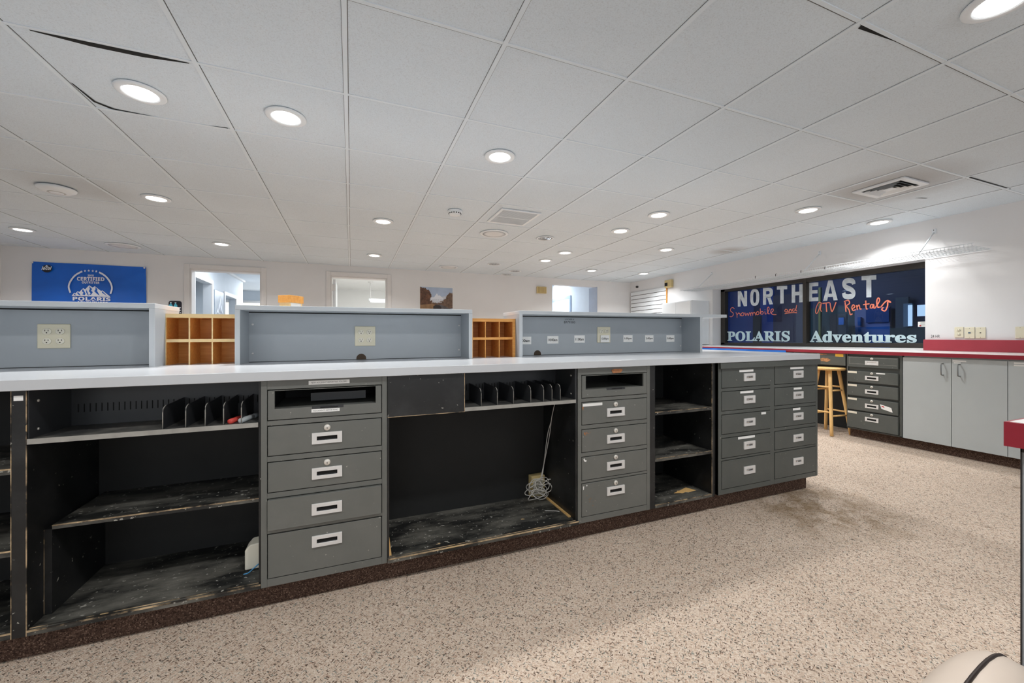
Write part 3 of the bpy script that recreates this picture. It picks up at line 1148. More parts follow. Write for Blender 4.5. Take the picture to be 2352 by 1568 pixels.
def drawer_unit(name, label, xa, xb, mat_, split=None, top_open=True, pulls='wide', locks=(), proud=()):
    """a steel drawer unit: case with rails, drawers let into it"""
    t = thing(name, label, 'drawer unit', on_floor((xa + xb) / 2, 1.97, Z0), 'steel drawer units under the worktop')
    m = MB(mat_)
    e = 0.0215
    cols = [(xa + e, xb - e)] if split is None else [(xa + e + 0.004, split[0]), (split[1], xb - e)]
    m.box(xa, xa + 0.004, YF_ + 0.002, YB_, Z0, Z1)
    m.box(xb - 0.004, xb, YF_ + 0.002, YB_, Z0, Z1)
    m.box(xa, xb, YB_ - 0.004, YB_, Z0, Z1)
    m.box(xa, xb, YF_ + 0.002, YB_, Z0, Z0 + 0.004)
    m.box(xa, xb, YF_ + 0.03, YB_, Z1 - 0.006, Z1)
    # face: stiles and rails
    m.box(xa, cols[0][0] - 0.001, YF_, YF_ + 0.03, Z0, Z1)
    m.box(cols[-1][1] + 0.001, xb, YF_, YF_ + 0.03, Z0, Z1)
    if split:
        m.box(split[0] + 0.001, split[1] - 0.001, YF_ + 0.001, YF_ + 0.03, Z0, Z1)
    for ca, cb in cols:
        zs = [Z0] + [z for lo, hi in reversed(ROWS) for z in (lo - 0.0015, hi + 0.0015)] + [Z1]
        for k in range(0, len(zs), 2):
            m.box(ca - 0.001, cb + 0.001, YF_ + 0.0008, YF_ + 0.03, zs[k], zs[k + 1])
        m.mat(VOID)
        for lo, hi in (ROWS[1:] if (top_open and split is None) else ROWS):
            m.box(ca, cb, YF_ + 0.012, YF_ + 0.014, lo, hi)
        m.mat(mat_)
    m.build('case', t, floor=True, bevel=0.0015)
    for ci, (ca, cb) in enumerate(cols):
        for r, (lo, hi) in enumerate(ROWS):
            yf = YF_ - (0.012 if r in proud else 0.0015)
            m = MB(mat_)
            g = 0.0018
            cx = (ca + cb) / 2
            if r == 0 and top_open and split is None:
                # a picture-frame drawer: open front above a low lip with a finger notch
                m.ring_box(ca + g, cb - g, lo + g, hi - g, ca + 0.024, cb - 0.024, lo + 0.043, hi - 0.004, yf, yf + 0.01)
                m.box(ca + 0.01, cb - 0.01, yf + 0.01, yf + 0.32, lo + 0.036, lo + 0.041)
                m.mat(BLACK_DEEP)
                m.box(ca + 0.012, ca + 0.016, yf + 0.01, yf + 0.34, lo + 0.04, hi)
                m.box(cb - 0.016, cb - 0.012, yf + 0.01, yf + 0.34, lo + 0.04, hi)
                m.box(ca + 0.01, cb - 0.01, yf + 0.34, yf + 0.345, lo + 0.03, hi)
                m.mat(STEEL_BLACK)
                m.box(cx - 0.055, cx + 0.06, yf - 0.001, yf + 0.008, lo + 0.034, lo + 0.044)
                m.mat(VOID)
                m.box(cx - 0.025, cx + 0.04, yf - 0.0015, yf, lo + 0.037, lo + 0.041)
            else:
                m.box(ca + g, cb - g, yf, yf + (0.028 if r in proud else 0.012), lo + g, hi - g)
            dr = m.build('drawer', t, floor=True, bevel=0.0012)
            if r == 0 and top_open and split is None:
                dr['label'] = 'open-fronted top drawer with a finger notch'
                if 'tray' in locks:
                    m = MB(STEEL_BLACK)
                    m.box(ca + 0.14, cb - 0.06, yf + 0.10, yf + 0.26, lo + 0.052, lo + 0.085)
                    m.build('paper_tray', dr, floor=True)
                continue
            cz = (lo + hi) / 2 if r < 4 else hi - (0.056 if split is None else 0.078)
            if pulls == 'wide':
                pull('handle', dr, cx, cz - (0.004 if r in locks else 0.0), 0.110, 0.044, yf, 0.018)
            else:
                pull('handle', dr, cx + 0.02, cz, 0.096, 0.047, yf, 0.020, True)
            if r in locks:
                lock(dr, cx, hi - 0.021, yf)
            if name == 'drawer_unit' and r == 0:
                pass
            dr['row'] = r
    return t


def part_of(root, kind, row, col=0):
    c = [o for o in root.children if o.name.split('.')[0] == kind]
    return c[row + 5 * col]


u1 = drawer_unit('drawer_unit', 'grey steel drawer unit with a folder label, left of the open knee space', -0.317, 0.140, STEEL, locks=(1, 2, 'tray'), proud=(3,))
sticker(u1, -0.155, -0.006, 0.862, 0.877, YF_, words='NEW ACCIDENT REPORTING FOLDERS', label='white label strip reading NEW ACCIDENT REPORTING FOLDERS')
sticker(part_of(u1, 'drawer', 0), -0.145, -0.043, 0.752, 0.765, YF_ - 0.002, words='ACCIDENT REPORTING', label='torn label strip reading ACCIDENT REPORTING', tilt=-0.01)
u2 = drawer_unit('drawer_unit', 'grey steel drawer unit with rust spots and four locks, right of the knee space', 1.061, 1.513, STEEL, locks=(1, 2, 3, 4))
sticker(part_of(u2, 'drawer', 1), 1.088, 1.205, 0.690, 0.704, YF_ - 0.0015, words='RENTAL RECEIPTS' if False else None)
RUST = plain('bare_rust', srgb(176, 118, 76), 0.7, var=0.25, vscale=60)
RU = lambda u, v, d: (u, YF_ - 0.001 - d, v)


def patch(parent, mm, pts, d0, d1, name):
    m = MB(mm)
    m.prism(pts, RU, d0, d1)
    return m.build(name, parent, floor=True)


patch(u2, RUST, [(1.262, 0.868), (1.275, 0.874), (1.325, 0.874), (1.332, 0.866), (1.318, 0.853), (1.27, 0.852)], 0, 0.0006, 'bare_patch')
rr = random.Random(11)
for cx, cy_, rad in ((1.099, 0.553, 0.006), (1.112, 0.555, 0.004), (1.106, 0.545, 0.003), (1.124, 0.551, 0.002), (1.118, 0.543, 0.0016), (1.132, 0.556, 0.0014)):
    patch(part_of(u2, 'drawer', 2), RUST, [(cx + rad * rr.uniform(0.6, 1.3) * math.cos(k * 0.628), cy_ + rad * rr.uniform(0.6, 1.3) * math.sin(k * 0.628)) for k in range(10)], 0.0006, 0.0012, 'rust_spot')
patch(part_of(u2, 'drawer', 1), RUST, [(1.085, 0.688), (1.093, 0.688), (1.091, 0.672), (1.087, 0.676)], 0.0006, 0.0012, 'rust_spot')
rr = random.Random(3)
for k2 in range(7):
    cx, cy_, rad = 1.14 + rr.uniform(-0.03, 0.035), 0.215 + rr.uniform(-0.035, 0.03), rr.uniform(0.003, 0.007)
    patch(part_of(u2, 'drawer', 4), plain('faint_rust', srgb(128, 108, 88), 0.6, var=0.2, vscale=70), [(cx + rad * rr.uniform(0.4, 1.3) * math.cos(k * 0.628), cy_ + 0.6 * rad * rr.uniform(0.4, 1.3) * math.sin(k * 0.628)) for k in range(10)], 0.0006, 0.0010, 'rust_spot')
patch(part_of(u2, 'drawer', 3), WHITE_PAPER, [(1.092, 0.424), (1.098, 0.428), (1.10, 0.420), (1.112, 0.415), (1.106, 0.408), (1.096, 0.413)], 0.0006, 0.0014, 'tape_scrap')
patch(part_of(u2, 'drawer', 4), WHITE_PAPER, [(1.09, 0.285), (1.096, 0.287), (1.095, 0.27), (1.091, 0.268)], 0.0006, 0.0014, 'tape_scrap')
patch(part_of(u2, 'drawer', 4), WHITE_PAPER, [(1.108, 0.292), (1.116, 0.29), (1.112, 0.282)], 0.0006, 0.0014, 'tape_scrap')
u3 = drawer_unit('drawer_unit', 'wide dark steel unit of ten drawers at the open end of the counter', 2.016, 2.918, STEEL_B, split=(2.457, 2.498), pulls='cup', top_open=True)
m = MB(STEEL_B)
m.box(2.020, 2.925, 1.755, 1.772, 0.848, 0.884)
m.build('top_rail', u3, floor=True, bevel=0.002)
for (col, row, xa, xb, za, zb) in ((0, 0, 2.186, 2.305, 0.823, 0.836), (0, 1, 2.193, 2.305, 0.693, 0.706), (0, 2, 2.375, 2.416, 0.552, 0.566), (0, 3, 2.175, 2.318, 0.416, 0.430),
                                    (1, 0, 2.643, 2.772, 0.824, 0.837), (1, 1, 2.676, 2.753, 0.690, 0.703), (1, 2, 2.668, 2.740, 0.556, 0.570)):
    sticker(part_of(u3, 'drawer', row, col), xa, xb, za, zb, YF_ - 0.0015)
for q in (u1, u2, u3):
    for o in q.children:
        if 'row' in o:
            del o['row']

# ---- black open shelving bays
GRP = 'black open shelf bays under the worktop'


def edge_strip(m, xa, xb, y, z, h=0.004, d=0.003):
    m.mat(WORN_EDGE)
    m.box(xa, xb, y - 0.0012, y + d, z - h, z + 0.0008)


b1 = thing('shelf_bay', 'wide black open bookshelf with a steel rack, left of the folder-labelled drawer unit', 'shelving', on_floor(-0.64, 1.97, Z0), GRP)
m = MB(BLACK)
m.box(-0.997, -0.962, YF_, YB_, Z0, Z1)
m.mat(WORN_EDGE)
m.box(-0.9630, -0.9612, YF_ - 0.001, YF_ + 0.002, Z0, Z1)
m.box(-0.9980, -0.9964, YF_ - 0.001, YF_ + 0.002, Z0, Z1)
m.build('side_panel', b1, floor=True)
m = MB(BLACK)
m.box(-0.326, -0.318, YF_ + 0.012, YB_, Z0 + 0.01, Z1)
m.build('side_panel', b1, floor=True)
m = MB(BLACK_DEEP)
m.box(-0.962, -0.326, YB_, YB_ + 0.012, Z0, Z1)
m.build('back_panel', b1, floor=True)
m = MB(BLACK_SHELF)
m.box(-0.962, -0.318, YF_, YB_, 0.10, 0.116)
edge_strip(m, -0.962, -0.318, YF_, 0.116)
m.mat(WORN_EDGE)
m.box(-0.962, -0.318, YF_ + 0.012, YF_ + 0.016, 0.116, 0.1172)
m.build('bottom_board', b1, floor=True)
m = MB(BLACK_SHELF)
m.box(-0.942, -0.326, 1.85, YB_, 0.402, 0.416)
edge_strip(m, -0.942, -0.326, 1.85, 0.416, 0.003)
m.build('shelf', b1, floor=True)
m = MB(BLACK)
m.box(-0.962, -0.942, 1.85, YB_, 0.116, 0.404)
m.mat(WORN_EDGE)
m.box(-0.963, -0.9615, 1.849, 1.852, 0.12, 0.404)
m.build('shelf_support', b1, floor=True)


def steel_rack(parent, xa, xb, backy, x_slots, dividers, side):
    """a folded steel tray with a slotted back and upright file dividers"""
    m = MB(SHELF_STEEL)
    m.box(xa, xb, YF_ + 0.001, backy, 0.724, 0.727)
    m.mat(STEEL_EDGE)
    m.box(xa, xb, YF_, YF_ + 0.003, 0.711, 0.728)
    m.mat(STEEL_BLACK)
    m.box(xa, xb, backy, backy + 0.003, 0.724, Z1)
    if 'l' in side:
        m.box(xa, xa + 0.003, YF_ + 0.004, backy, 0.724, Z1)
    if 'r' in side:
        m.box(xb - 0.003, xb, YF_ + 0.004, backy, 0.724, Z1)
    m.mat(VOID)
    for x in x_slots:
        m.box(x, x + 0.003, backy - 0.0008, backy + 0.001, 0.775, 0.806)
    m.mat(LOCK)
    sx = xa + 0.0035 if 'l' in side else xb - 0.0035
    for z in (0.752, 0.845):
        m.lathe([(0.005, -0.001), (0.004, 0.002)], (sx, YF_ + 0.045, z), 'x', 10)
    o = m.build('steel_rack', parent, floor=True)
    first = None
    prof = [(YF_ + 0.012, 0.727), (YF_ + 0.012, 0.785), (YF_ + 0.016, 0.797), (YF_ + 0.026, 0.804), (YF_ + 0.04, 0.807),
            (backy - 0.004, 0.812), (backy - 0.004, 0.727)]
    for x in dividers:
        m = MB(STEEL_BLACK)
        m.prism(prof, lambda u, v, d: (x + d, u, v), -0.0012, 0.0012)
        m.mat(STEEL_EDGE)
        m.tube([(x, u - 0.0003, v) for u, v in prof[:5]], 0.0016, 6)
        m.build('divider', o, floor=True)
    return o


steel_rack(b1, -0.961, -0.326, 1.985, [-0.94 + 0.0168 * k for k in range(36)], [-0.618, -0.552, -0.494, -0.438, -0.382], 'l')

b0 = thing('shelf_bay', 'black open bookshelf at the far left end of the counter, mostly cut off', 'shelving', on_floor(-1.45, 1.97, Z0), GRP)
m = MB(BLACK)
m.box(-1.95, -1.93, YF_, YB_, Z0, Z1)
m.build('side_panel', b0, floor=True)
m = MB(BLACK_DEEP)
m.box(-1.93, -0.998, YB_, YB_ + 0.012, Z0, Z1)
m.build('back_panel', b0, floor=True)
for nm, z in (('bottom_board', 0.119), ('shelf', 0.379), ('shelf', 0.638)):
    m = MB(BLACK_SHELF)
    m.box(-1.93, -0.998, YF_, YB_, z - 0.018, z)
    edge_strip(m, -1.93, -0.998, YF_, z, 0.003)
    m.build(nm, b0, floor=True)
sticker(b1, -0.991, -0.969, 0.852, 0.868, YF_, label='torn white tag on the black post')

b2 = thing('knee_bay', 'open black knee space with a boxed corner, between two grey drawer units', 'counter bay', on_floor(0.6, 1.97, Z0), GRP)
m = MB(BLACK_DEEP)
m.box(0.141, 1.060, YB_ - 0.03, YB_ - 0.015, Z0, Z1)
m.build('back_panel', b2, floor=True)
m = MB(BLACK)
m.box(1.050, 1.060, YF_ + 0.005, YB_ - 0.03, Z0 + 0.01, Z1)
m.build('side_panel', b2, floor=True)
m = MB(BLACK)
m.box(0.141, 0.149, YF_ + 0.005, YB_ - 0.03, Z0 + 0.01, Z1)
m.build('side_panel', b2, floor=True)
m = MB(BLACK_SHELF)
m.box(0.142, 1.062, YF_ - 0.008, YB_ - 0.03, 0.101, 0.118)
edge_strip(m, 0.142, 1.062, YF_ - 0.008, 0.118)
m.mat(WORN_EDGE)
m.box(0.142, 1.05, YF_ + 0.004, YF_ + 0.007, 0.118, 0.1192)
m.mat(PINE)
m.box(1.036, 1.049, YF_ + 0.05, YB_ - 0.04, 0.118, 0.124)
m.add([(0.1495, YF_ + 0.02, 0.118), (0.160, YF_ + 0.02, 0.118), (0.152, YF_ + 0.03, 0.19), (0.1495, YF_ + 0.03, 0.19),
       (0.1495, YF_ + 0.06, 0.118), (0.160, YF_ + 0.06, 0.118), (0.152, YF_ + 0.05, 0.19), (0.1495, YF_ + 0.05, 0.19)],
      [(0, 1, 2, 3), (4, 5, 6, 7), (0, 1, 5, 4), (1, 2, 6, 5), (2, 3, 7, 6), (3, 0, 4, 7)])
m.build('bottom_board', b2, floor=True)
m = MB(BLACK)
m.box(0.142, 0.474, YF_ - 0.004, YB_ - 0.03, 0.710, Z1)
m.mat(WORN_EDGE)
m.box(0.142, 0.474, YF_ - 0.0048, YF_ - 0.003, 0.710, 0.712)
m.box(0.4725, 0.4745, YF_ - 0.0048, YF_ - 0.003, 0.710, Z1)
m.build('corner_box', b2, floor=True)
steel_rack(b2, 0.475, 1.050, 1.985, [0.49 + 0.0168 * k for k in range(33)], [0.556, 0.635, 0.716, 0.806, 0.875, 0.921, 0.967], 'r')

b3 = thing('shelf_bay', 'narrow black open shelves between the locked drawer unit and the ten-drawer unit', 'shelving', on_floor(1.77, 1.97, Z0), GRP)
m = MB(BLACK)
m.box(1.515, 1.549, YF_ + 0.002, YB_, Z0, Z1)
m.build('side_panel', b3, floor=True)
m = MB(BLACK)
m.box(1.966, 1.985, YF_ + 0.001, YB_, Z0, Z1)
m.box(1.985, 2.015, YF_ + 0.02, YB_, Z0, Z1)
m.mat(WORN_EDGE)
m.box(1.9645, 1.967, YF_, YF_ + 0.002, Z0, Z1)
m.build('side_panel', b3, floor=True)
m = MB(BLACK_DEEP)
m.box(1.549, 1.966, YB_, YB_ + 0.012, Z0, Z1)
m.build('back_panel', b3, floor=True)
for nm, z in (('bottom_board', 0.117), ('shelf', 0.371), ('shelf', 0.627)):
    m = MB(BLACK_SHELF)
    m.box(1.549, 1.966, YF_ + 0.001, YB_, z - 0.017, z)
    edge_strip(m, 1.549, 1.966, YF_ + 0.001, z, 0.002)
    if nm == 'bottom_board':
        m.mat(PINE)
        m.prism([(1.77, 1.865), (1.80, 1.872), (1.812, 1.885), (1.83, 1.882), (1.90, 1.905), (1.925, 1.85), (1.86, 1.842), (1.845, 1.852), (1.82, 1.845), (1.80, 1.856)], lambda u, v, d: (u, v, z + d), 0, 0.0012)
    m.build(nm, b3, floor=True)

# ---- small things left in the bays
for nm, lab, x, col, tip in (('marker_pen', 'red marker pen lying in the steel rack', -0.410, srgb(214, 74, 66), srgb(150, 40, 40)),
                             ('marker_pen', 'silver-grey marker pen lying beside the red marker in the steel rack', -0.377, srgb(186, 192, 194), srgb(150, 156, 160))):
    t = thing(nm, lab, 'marker', (x, YF_ + 0.05, 0.727 + 0.0095 + lift(x, 1.8)), 'marker pens in the rack', rz=-0.25)
    c = plain('marker_' + lab[:3], col, 0.4)
    m = MB(c)
    m.lathe([(0.004, -0.036), (0.0095, -0.035), (0.0095, 0.052), (0.0085, 0.054)], (0, 0, 0), 'y', 16)
    m.build('barrel', t, local=True)
    m = MB(plain('marker_cap_' + lab[:3], tip, 0.4))
    m.lathe([(0.0098, 0.054), (0.0098, 0.095), (0.006, 0.098)], (0, 0, 0), 'y', 16)
    m.build('cap', t, local=True)

jb = thing('junction_box', 'cream plastic junction box on the floor of the wide bookshelf', 'junction box', on_floor(-0.36, 1.93, 0.118))
m = MB(plain('cream_plastic', srgb(232, 228, 212), 0.4))
m.prism([(-0.395, 0.118), (-0.395, 0.196), (-0.378, 0.216), (-0.327, 0.222), (-0.327, 0.118)], lambda u, v, d: (u, 1.93 + d, v), -0.035, 0.035)
m.build('cover', jb, floor=True, bevel=0.004)
m = MB(BLUE_CABLE)
m.tube(smooth([(-0.345, 1.885, 0.140), (-0.365, 1.878, 0.126), (-0.378, 1.865, 0.121), (-0.392, 1.86, 0.1215)]), 0.0022)
m.build('wire', jb, floor=True)

ob = thing('surface_outlet', 'almond surface-mounted outlet box low on the back of the knee space', 'outlet', on_floor(0.99, 2.12, 0.13))
m = MB(BEIGE_Y)
m.box(0.952, 1.036, 2.092, 2.14, 0.130, 0.250)
m.build('box_body', ob, floor=True, bevel=0.005)
m = MB(BEIGE)
m.box(0.962, 1.026, 2.088, 2.0925, 0.142, 0.238)
m.build('face_plate', ob, floor=True, bevel=0.002)
cb = thing('cable_bundle', 'tangled loops of thin grey cable hanging in front of the almond outlet box', 'cable', on_floor(0.98, 2.06, 0.13))
m = MB(CABLE)
m.tube(smooth([(1.060, 1.95, 0.724), (1.058, 2.02, 0.62), (1.034, 2.05, 0.50), (1.018, 2.06, 0.36), (1.008, 2.07, 0.25), (0.99, 2.07, 0.20)]), 0.0026)
m.tube(smooth([(1.036, 1.95, 0.724), (1.044, 2.02, 0.60), (1.046, 2.05, 0.50), (1.022, 2.06, 0.36), (1.000, 2.07, 0.25), (0.98, 2.07, 0.21)]), 0.0026)
m.build('lead', cb, floor=True)
m = MB(CABLE)
random.seed(21)
for k in range(9):
    cx, cz = 0.972 + random.uniform(-0.025, 0.03), 0.195 + random.uniform(-0.03, 0.02)
    rx, rz = random.uniform(0.025, 0.06), random.uniform(0.018, 0.045)
    tl, yy = random.uniform(-0.6, 0.6), random.uniform(2.03, 2.075)
    pts = []
    for q in range(14):
        a = 2 * math.pi * q / 14
        u, v = rx * math.cos(a), rz * math.sin(a)
        pts.append((cx + u * math.cos(tl) - v * math.sin(tl), yy + 0.012 * math.sin(2 * a + k), max(0.122, cz + u * math.sin(tl) + v * math.cos(tl))))
    m.tube(smooth(pts, 3, True), 0.0026, 6, closed=True)
m.tube(smooth([(0.99, 2.06, 0.2), (1.03, 2.05, 0.235), (1.06, 2.05, 0.232), (1.055, 2.05, 0.212), (1.02, 2.05, 0.212), (0.985, 2.06, 0.19)], 4), 0.0026)
m.build('coil', cb, floor=True)
wr = MB(CABLE)
wr.tube(smooth([(0.955, 1.93, 0.121), (0.985, 1.915, 0.122), (1.01, 1.905, 0.121), (1.022, 1.892, 0.121)]), 0.0018)
tag(wr.build('wire_offcut', floor=True), 'short pale wire offcut lying on the knee space floor', 'wire')

# ------------------------------------------------------------------ hutches standing on the worktop
ZT = 0.92
YH0, YHB, YH1 = 2.25, 2.43, 2.52


def outlet_quad(parent, x0, x1, z0, z1, y, rows=(0.3, 0.7), plate=BEIGE):
    m = MB(plate)
    m.box(x0, x1, y - 0.006, y, z0, z1)
    pt = m.build('outlet_plate', parent, floor=True, bevel=0.003)
    w, h = x1 - x0, z1 - z0
    for u in (0.3, 0.7):
        for v in rows:
            cx, cz = x0 + w * u, z0 + h * v
            m = MB(plain('cream_socket', srgb(238, 233, 216), 0.4, var=0.01))
            m.lathe([(0.0145, 0), (0.0145, -0.0025), (0.013, -0.003)], (cx, y - 0.006, cz), 'y', 20, ex=1.08)
            m.mat(VOID)
            m.box(cx - 0.0065, cx - 0.0045, y - 0.0095, y - 0.0088, cz + 0.0005, cz + 0.0075)
            m.box(cx + 0.0045, cx + 0.0065, y - 0.0095, y - 0.0088, cz + 0.0005, cz + 0.0075)
            m.lathe([(0.0026, -0.0028), (0.0026, -0.0034)], (cx, y - 0.006, cz - 0.006), 'y', 8)
            m.build('socket', pt, floor=True)
    return pt


def hutch(label, xa, xb, top_to, holes=()):
    t = thing('hutch', label, 'hutch', on_floor((xa + xb) / 2, 2.38, ZT), 'grey hutches on the worktop')
    e = 0.021
    m = MB(HUTCH_EDGE)
    m.box(xa, top_to, YH0, YH1 + 0.01, 1.180, 1.2015)
    m.build('top_board', t, floor=True, bevel=0.0015)
    for a, b in ((xa, xa + e), (xb - e, xb)):
        m = MB(HUTCH)
        m.box(a, b, YH0 + 0.0015, YH1, ZT, 1.180)
        m.mat(HUTCH_EDGE)
        m.box(a, b, YH0, YH0 + 0.0015, ZT, 1.180)
        m.build('side_panel', t, floor=True)
    m = MB(HUTCH)
    m.box(xa + e, xb - e, YHB, YHB + 0.016, ZT, 1.180)
    m.mat(VOID)
    m.box(xa + e, xb - e, YHB - 0.0015, YHB, 1.1745, 1.180)
    m.box(xa + e, xb - e, YHB - 0.0015, YHB, ZT, ZT + 0.0025)
    m.mat(plain('brown_hole', srgb(72, 58, 46), 0.8, var=0.2))
    for hx in holes:
        n = 16
        pts = [(hx + 0.026 * math.cos(math.pi * k / n), ZT + 0.007 + 0.026 * math.sin(math.pi * k / n)) for k in range(n + 1)] + [(hx - 0.026, ZT), (hx + 0.026, ZT)]
        m.prism(pts, lambda u, v, d: (u, YHB - d, v), 0, 0.0008)
    m.build('back_panel', t, floor=True)
    m = MB(CHROME)
    for x in (xa + e + 0.016, xb - e - 0.012):
        for z in (1.115, 0.965):
            m.lathe([(0.006, 0), (0.0055, -0.003), (0.002, -0.003)], (x, YHB, z), 'y', 12)
    m.build('bracket_screw', t, floor=True)
    return t


h1 = hutch('grey hutch at the left end of the worktop with an almond four-socket outlet', -2.45, -0.808, -0.808)
outlet_quad(h1, -1.284, -1.174, 1.004, 1.112, YHB)
h2 = hutch('grey hutch in the middle of the worktop, between the two wooden pigeonhole racks', -0.509, 0.649, 0.649, holes=(0.053,))
outlet_quad(h2, 0.019, 0.128, 0.997, 1.107, YHB)
h3 = hutch('grey hutch at the right with a row of hour labels and an overhanging top board', 0.943, 2.403, 2.65, holes=(1.148,))
outlet_quad(h3, 1.611, 1.721, 0.998, 1.110, YHB, rows=(0.72,))
HOURS = [('9:00am', 1.006, 1.102, 0.994, 1.043), ('10:00am', 1.221, 1.304, 0.996, 1.047), ('11:00am', 1.428, 1.511, 0.999, 1.050), ('12:00pm', 1.634, 1.707, 1.001, 1.050),
         ('1:00pm', 1.836, 1.917, 1.001, 1.050), ('2:00pm', 2.031, 2.109, 1.0, 1.049), ('3:00pm', 2.232, 2.310, 0.998, 1.048)]
for w, xa, xb, za, zb in HOURS:
    y = YHB - (0.0105 if w == '12:00pm' else 0.0)
    m = MB(WHITE_PAPER)
    m.box(xa, xb, y - 0.0012, y, za, zb)
    m.mat(INK)
    k = 0.12
    m.text(w, lambda u, v, d: (xa + (xb - xa) * u, y - 0.0016 - d, za + (zb - za) * v), 0.1, 0.9, 0.3, 0.66, 0.02)
    m.build('hour_label', h3, floor=True)['label'] = 'white paper label reading ' + w
m = MB(INK)
fw = lambda u, v, d: (u, YHB - 0.001 - d, v)
m.text('8779300', fw, 1.347, 1.434, 1.133, 1.148, 0.0)
m.text('LOCKER #', fw, 1.357, 1.424, 1.154, 1.165, 0.0)
m.build('handwriting', h3, floor=True)['label'] = 'black handwritten note with the number 8779300'


def pigeonholes(label, xa, xb, y0, z0, z1, xs, zmid, e, lt, dk):
    t = thing('pigeonhole_rack', label, 'rack', on_floor((xa + xb) / 2, y0 + 0.08, z0), 'wooden pigeonhole racks on the worktop')
    yb = y0 + 0.15
    m = MB(dk, lt)
    m.box(xa, xa + e, y0 + 0.001, yb, z0, z1)
    m.box(xb - e, xb, y0 + 0.001, yb, z0, z1)
    m.box(xa + e, xb - e, y0 + 0.001, yb, z1 - 0.019, z1)
    m.mat(lt)
    m.box(xa, xa + e, y0, y0 + 0.001, z0, z1)
    m.box(xb - e, xb, y0, y0 + 0.001, z0, z1)
    m.box(xa, xb, y0 - 0.0005, y0 + 0.001, z1 - 0.019, z1)
    m.build('case', t, floor=True)
    m = MB(dk)
    m.box(xa + e, xb - e, yb - 0.005, yb, z0, z1 - 0.019)
    m.build('back_panel', t, floor=True)
    m = MB(dk, lt)
    m.box(xa + e, xb - e, y0 + 0.002, yb - 0.005, zmid - 0.007, zmid + 0.007)
    m.mat(lt)
    m.box(xa + e, xb - e, y0 + 0.001, y0 + 0.002, zmid - 0.007, zmid + 0.007)
    m.build('shelf', t, floor=True)
    for x in xs:
        m = MB(dk, lt)
        m.box(x - 0.0027, x + 0.0027, y0 + 0.003, yb - 0.005, z0, z1 - 0.019)
        m.mat(lt)
        m.box(x - 0.0027, x + 0.0027, y0 + 0.0022, y0 + 0.003, z0, z1 - 0.019)
        m.build('divider', t, floor=True)
    return t


pigeonholes('light wooden six-hole pigeonhole rack between the left and middle hutches', -0.822, -0.511, 2.36, ZT, 1.162, [-0.7175, -0.6265], 1.0345, 0.017, OAK_LT, OAK)
pigeonholes('orange-brown six-hole pigeonhole rack between the middle and right hutches', 0.651, 0.941, 2.31, ZT, 1.154, [0.748, 0.836], 1.034, 0.019, OAK, wood('red_oak', srgb(196, 122, 52), srgb(220, 148, 74)))

# little lidded wooden box on the middle hutch
bx = thing('wooden_box', 'small lidded golden wooden box standing on top of the middle hutch', 'box', (-0.298, 2.44, 1.2015 + lift(-0.298, 2.44)), rz=0.9)
m = MB(OAK)
m.box(-0.047, 0.047, -0.038, 0.038, 0.028, 0.066)
m.build('lid', bx, local=True, bevel=0.001)
m = MB(OAK_LT)
m.ring_box(-0.041, 0.041, 0, 0.0275, -0.034, 0.034, 0.004, 0.027, -0.033, 0.033)
m.mat(WHITE_PAPER)
m.box(-0.034, 0.034, -0.032, 0.032, 0.004, 0.027)
m.build('body', bx, local=True)

# ------------------------------------------------------------------ ceiling fixtures
LIT = [  # pixel of the fitting in the photo -> its spot on the ceiling, and how to find it
    ((323, 212), 'large-looking round downlight by the warped ceiling tile nearest the camera'),
    ((657, 268), 'round downlight over the tall drawer unit, next to the one by the warped tile'),
    ((1148, 359), 'round downlight over the knee space with small scuffs on the tile around it'),
    ((359, 455), 'round downlight beside the white domed access point'),
    ((52, 527), 'round downlight at the far left above the blue banner'),
    ((509, 560), 'round downlight in front of the left doorway'),
    ((880, 508), 'round downlight left of the smoke detector'),
    ((860, 586), 'round downlight in front of the middle doorway'),
    ((1513, 493), 'nearer of two round downlights right of the slotted return grille'),
    ((1425, 530), 'farther of two round downlights right of the slotted return grille'),
    ((1298, 580), 'round downlight just beyond the nearest unlit can fitting'),
    ((1253, 598), 'round downlight between the unlit can fittings and the one just nearer'),
    ((1530, 573), 'round downlight left of the grey-stained ceiling tile'),
    ((1359, 621), 'round downlight in front of the right doorway'),
    ((1478, 628), 'smallest-looking round downlight in the far right corner'),
    ((1856, 482), 'round downlight next to the dirty square air diffuser'),
    ((2020, 510), 'round downlight closest to the dark lettered window'),
    ((2300, 2), 'round downlight at the very top right, cut by the picture edge'),
]


def downlight(x, y, label):
    t = thing('downlight', label, 'downlight', (x, y, CEIL), 'lit round downlights in the ceiling')
    m = MB(WHITE)
    m.lathe([(0.100, 0.0), (0.100, -0.004), (0.092, -0.009), (0.074, -0.010), (0.068, -0.006), (0.066, 0.0)], (0, 0, 0), n=36)
    m.build('trim_ring', t, local=True)
    m = MB(LENS)
    m.lathe([(0.067, -0.0065), (0.03, -0.008)], (0, 0, 0), n=32)
    m.build('lens', t, local=True)
    area_light('downlight_lamp', (x, y, CEIL - 0.014), (x, y, 0), 0.13, 0.13, P_DOWN, (1, 0.995, 0.98), 'DISK', t)
    return t


for (px, py), lab in LIT:
    x, y = on_ceil(px, py)
    downlight(x, y, lab)
for x, y in ((-1.55, 0.62), (0.30, 0.62), (-0.33, -1.2), (2.16, -1.2)):
    downlight(x, y, 'round downlight of the rows behind the camera, out of the picture')

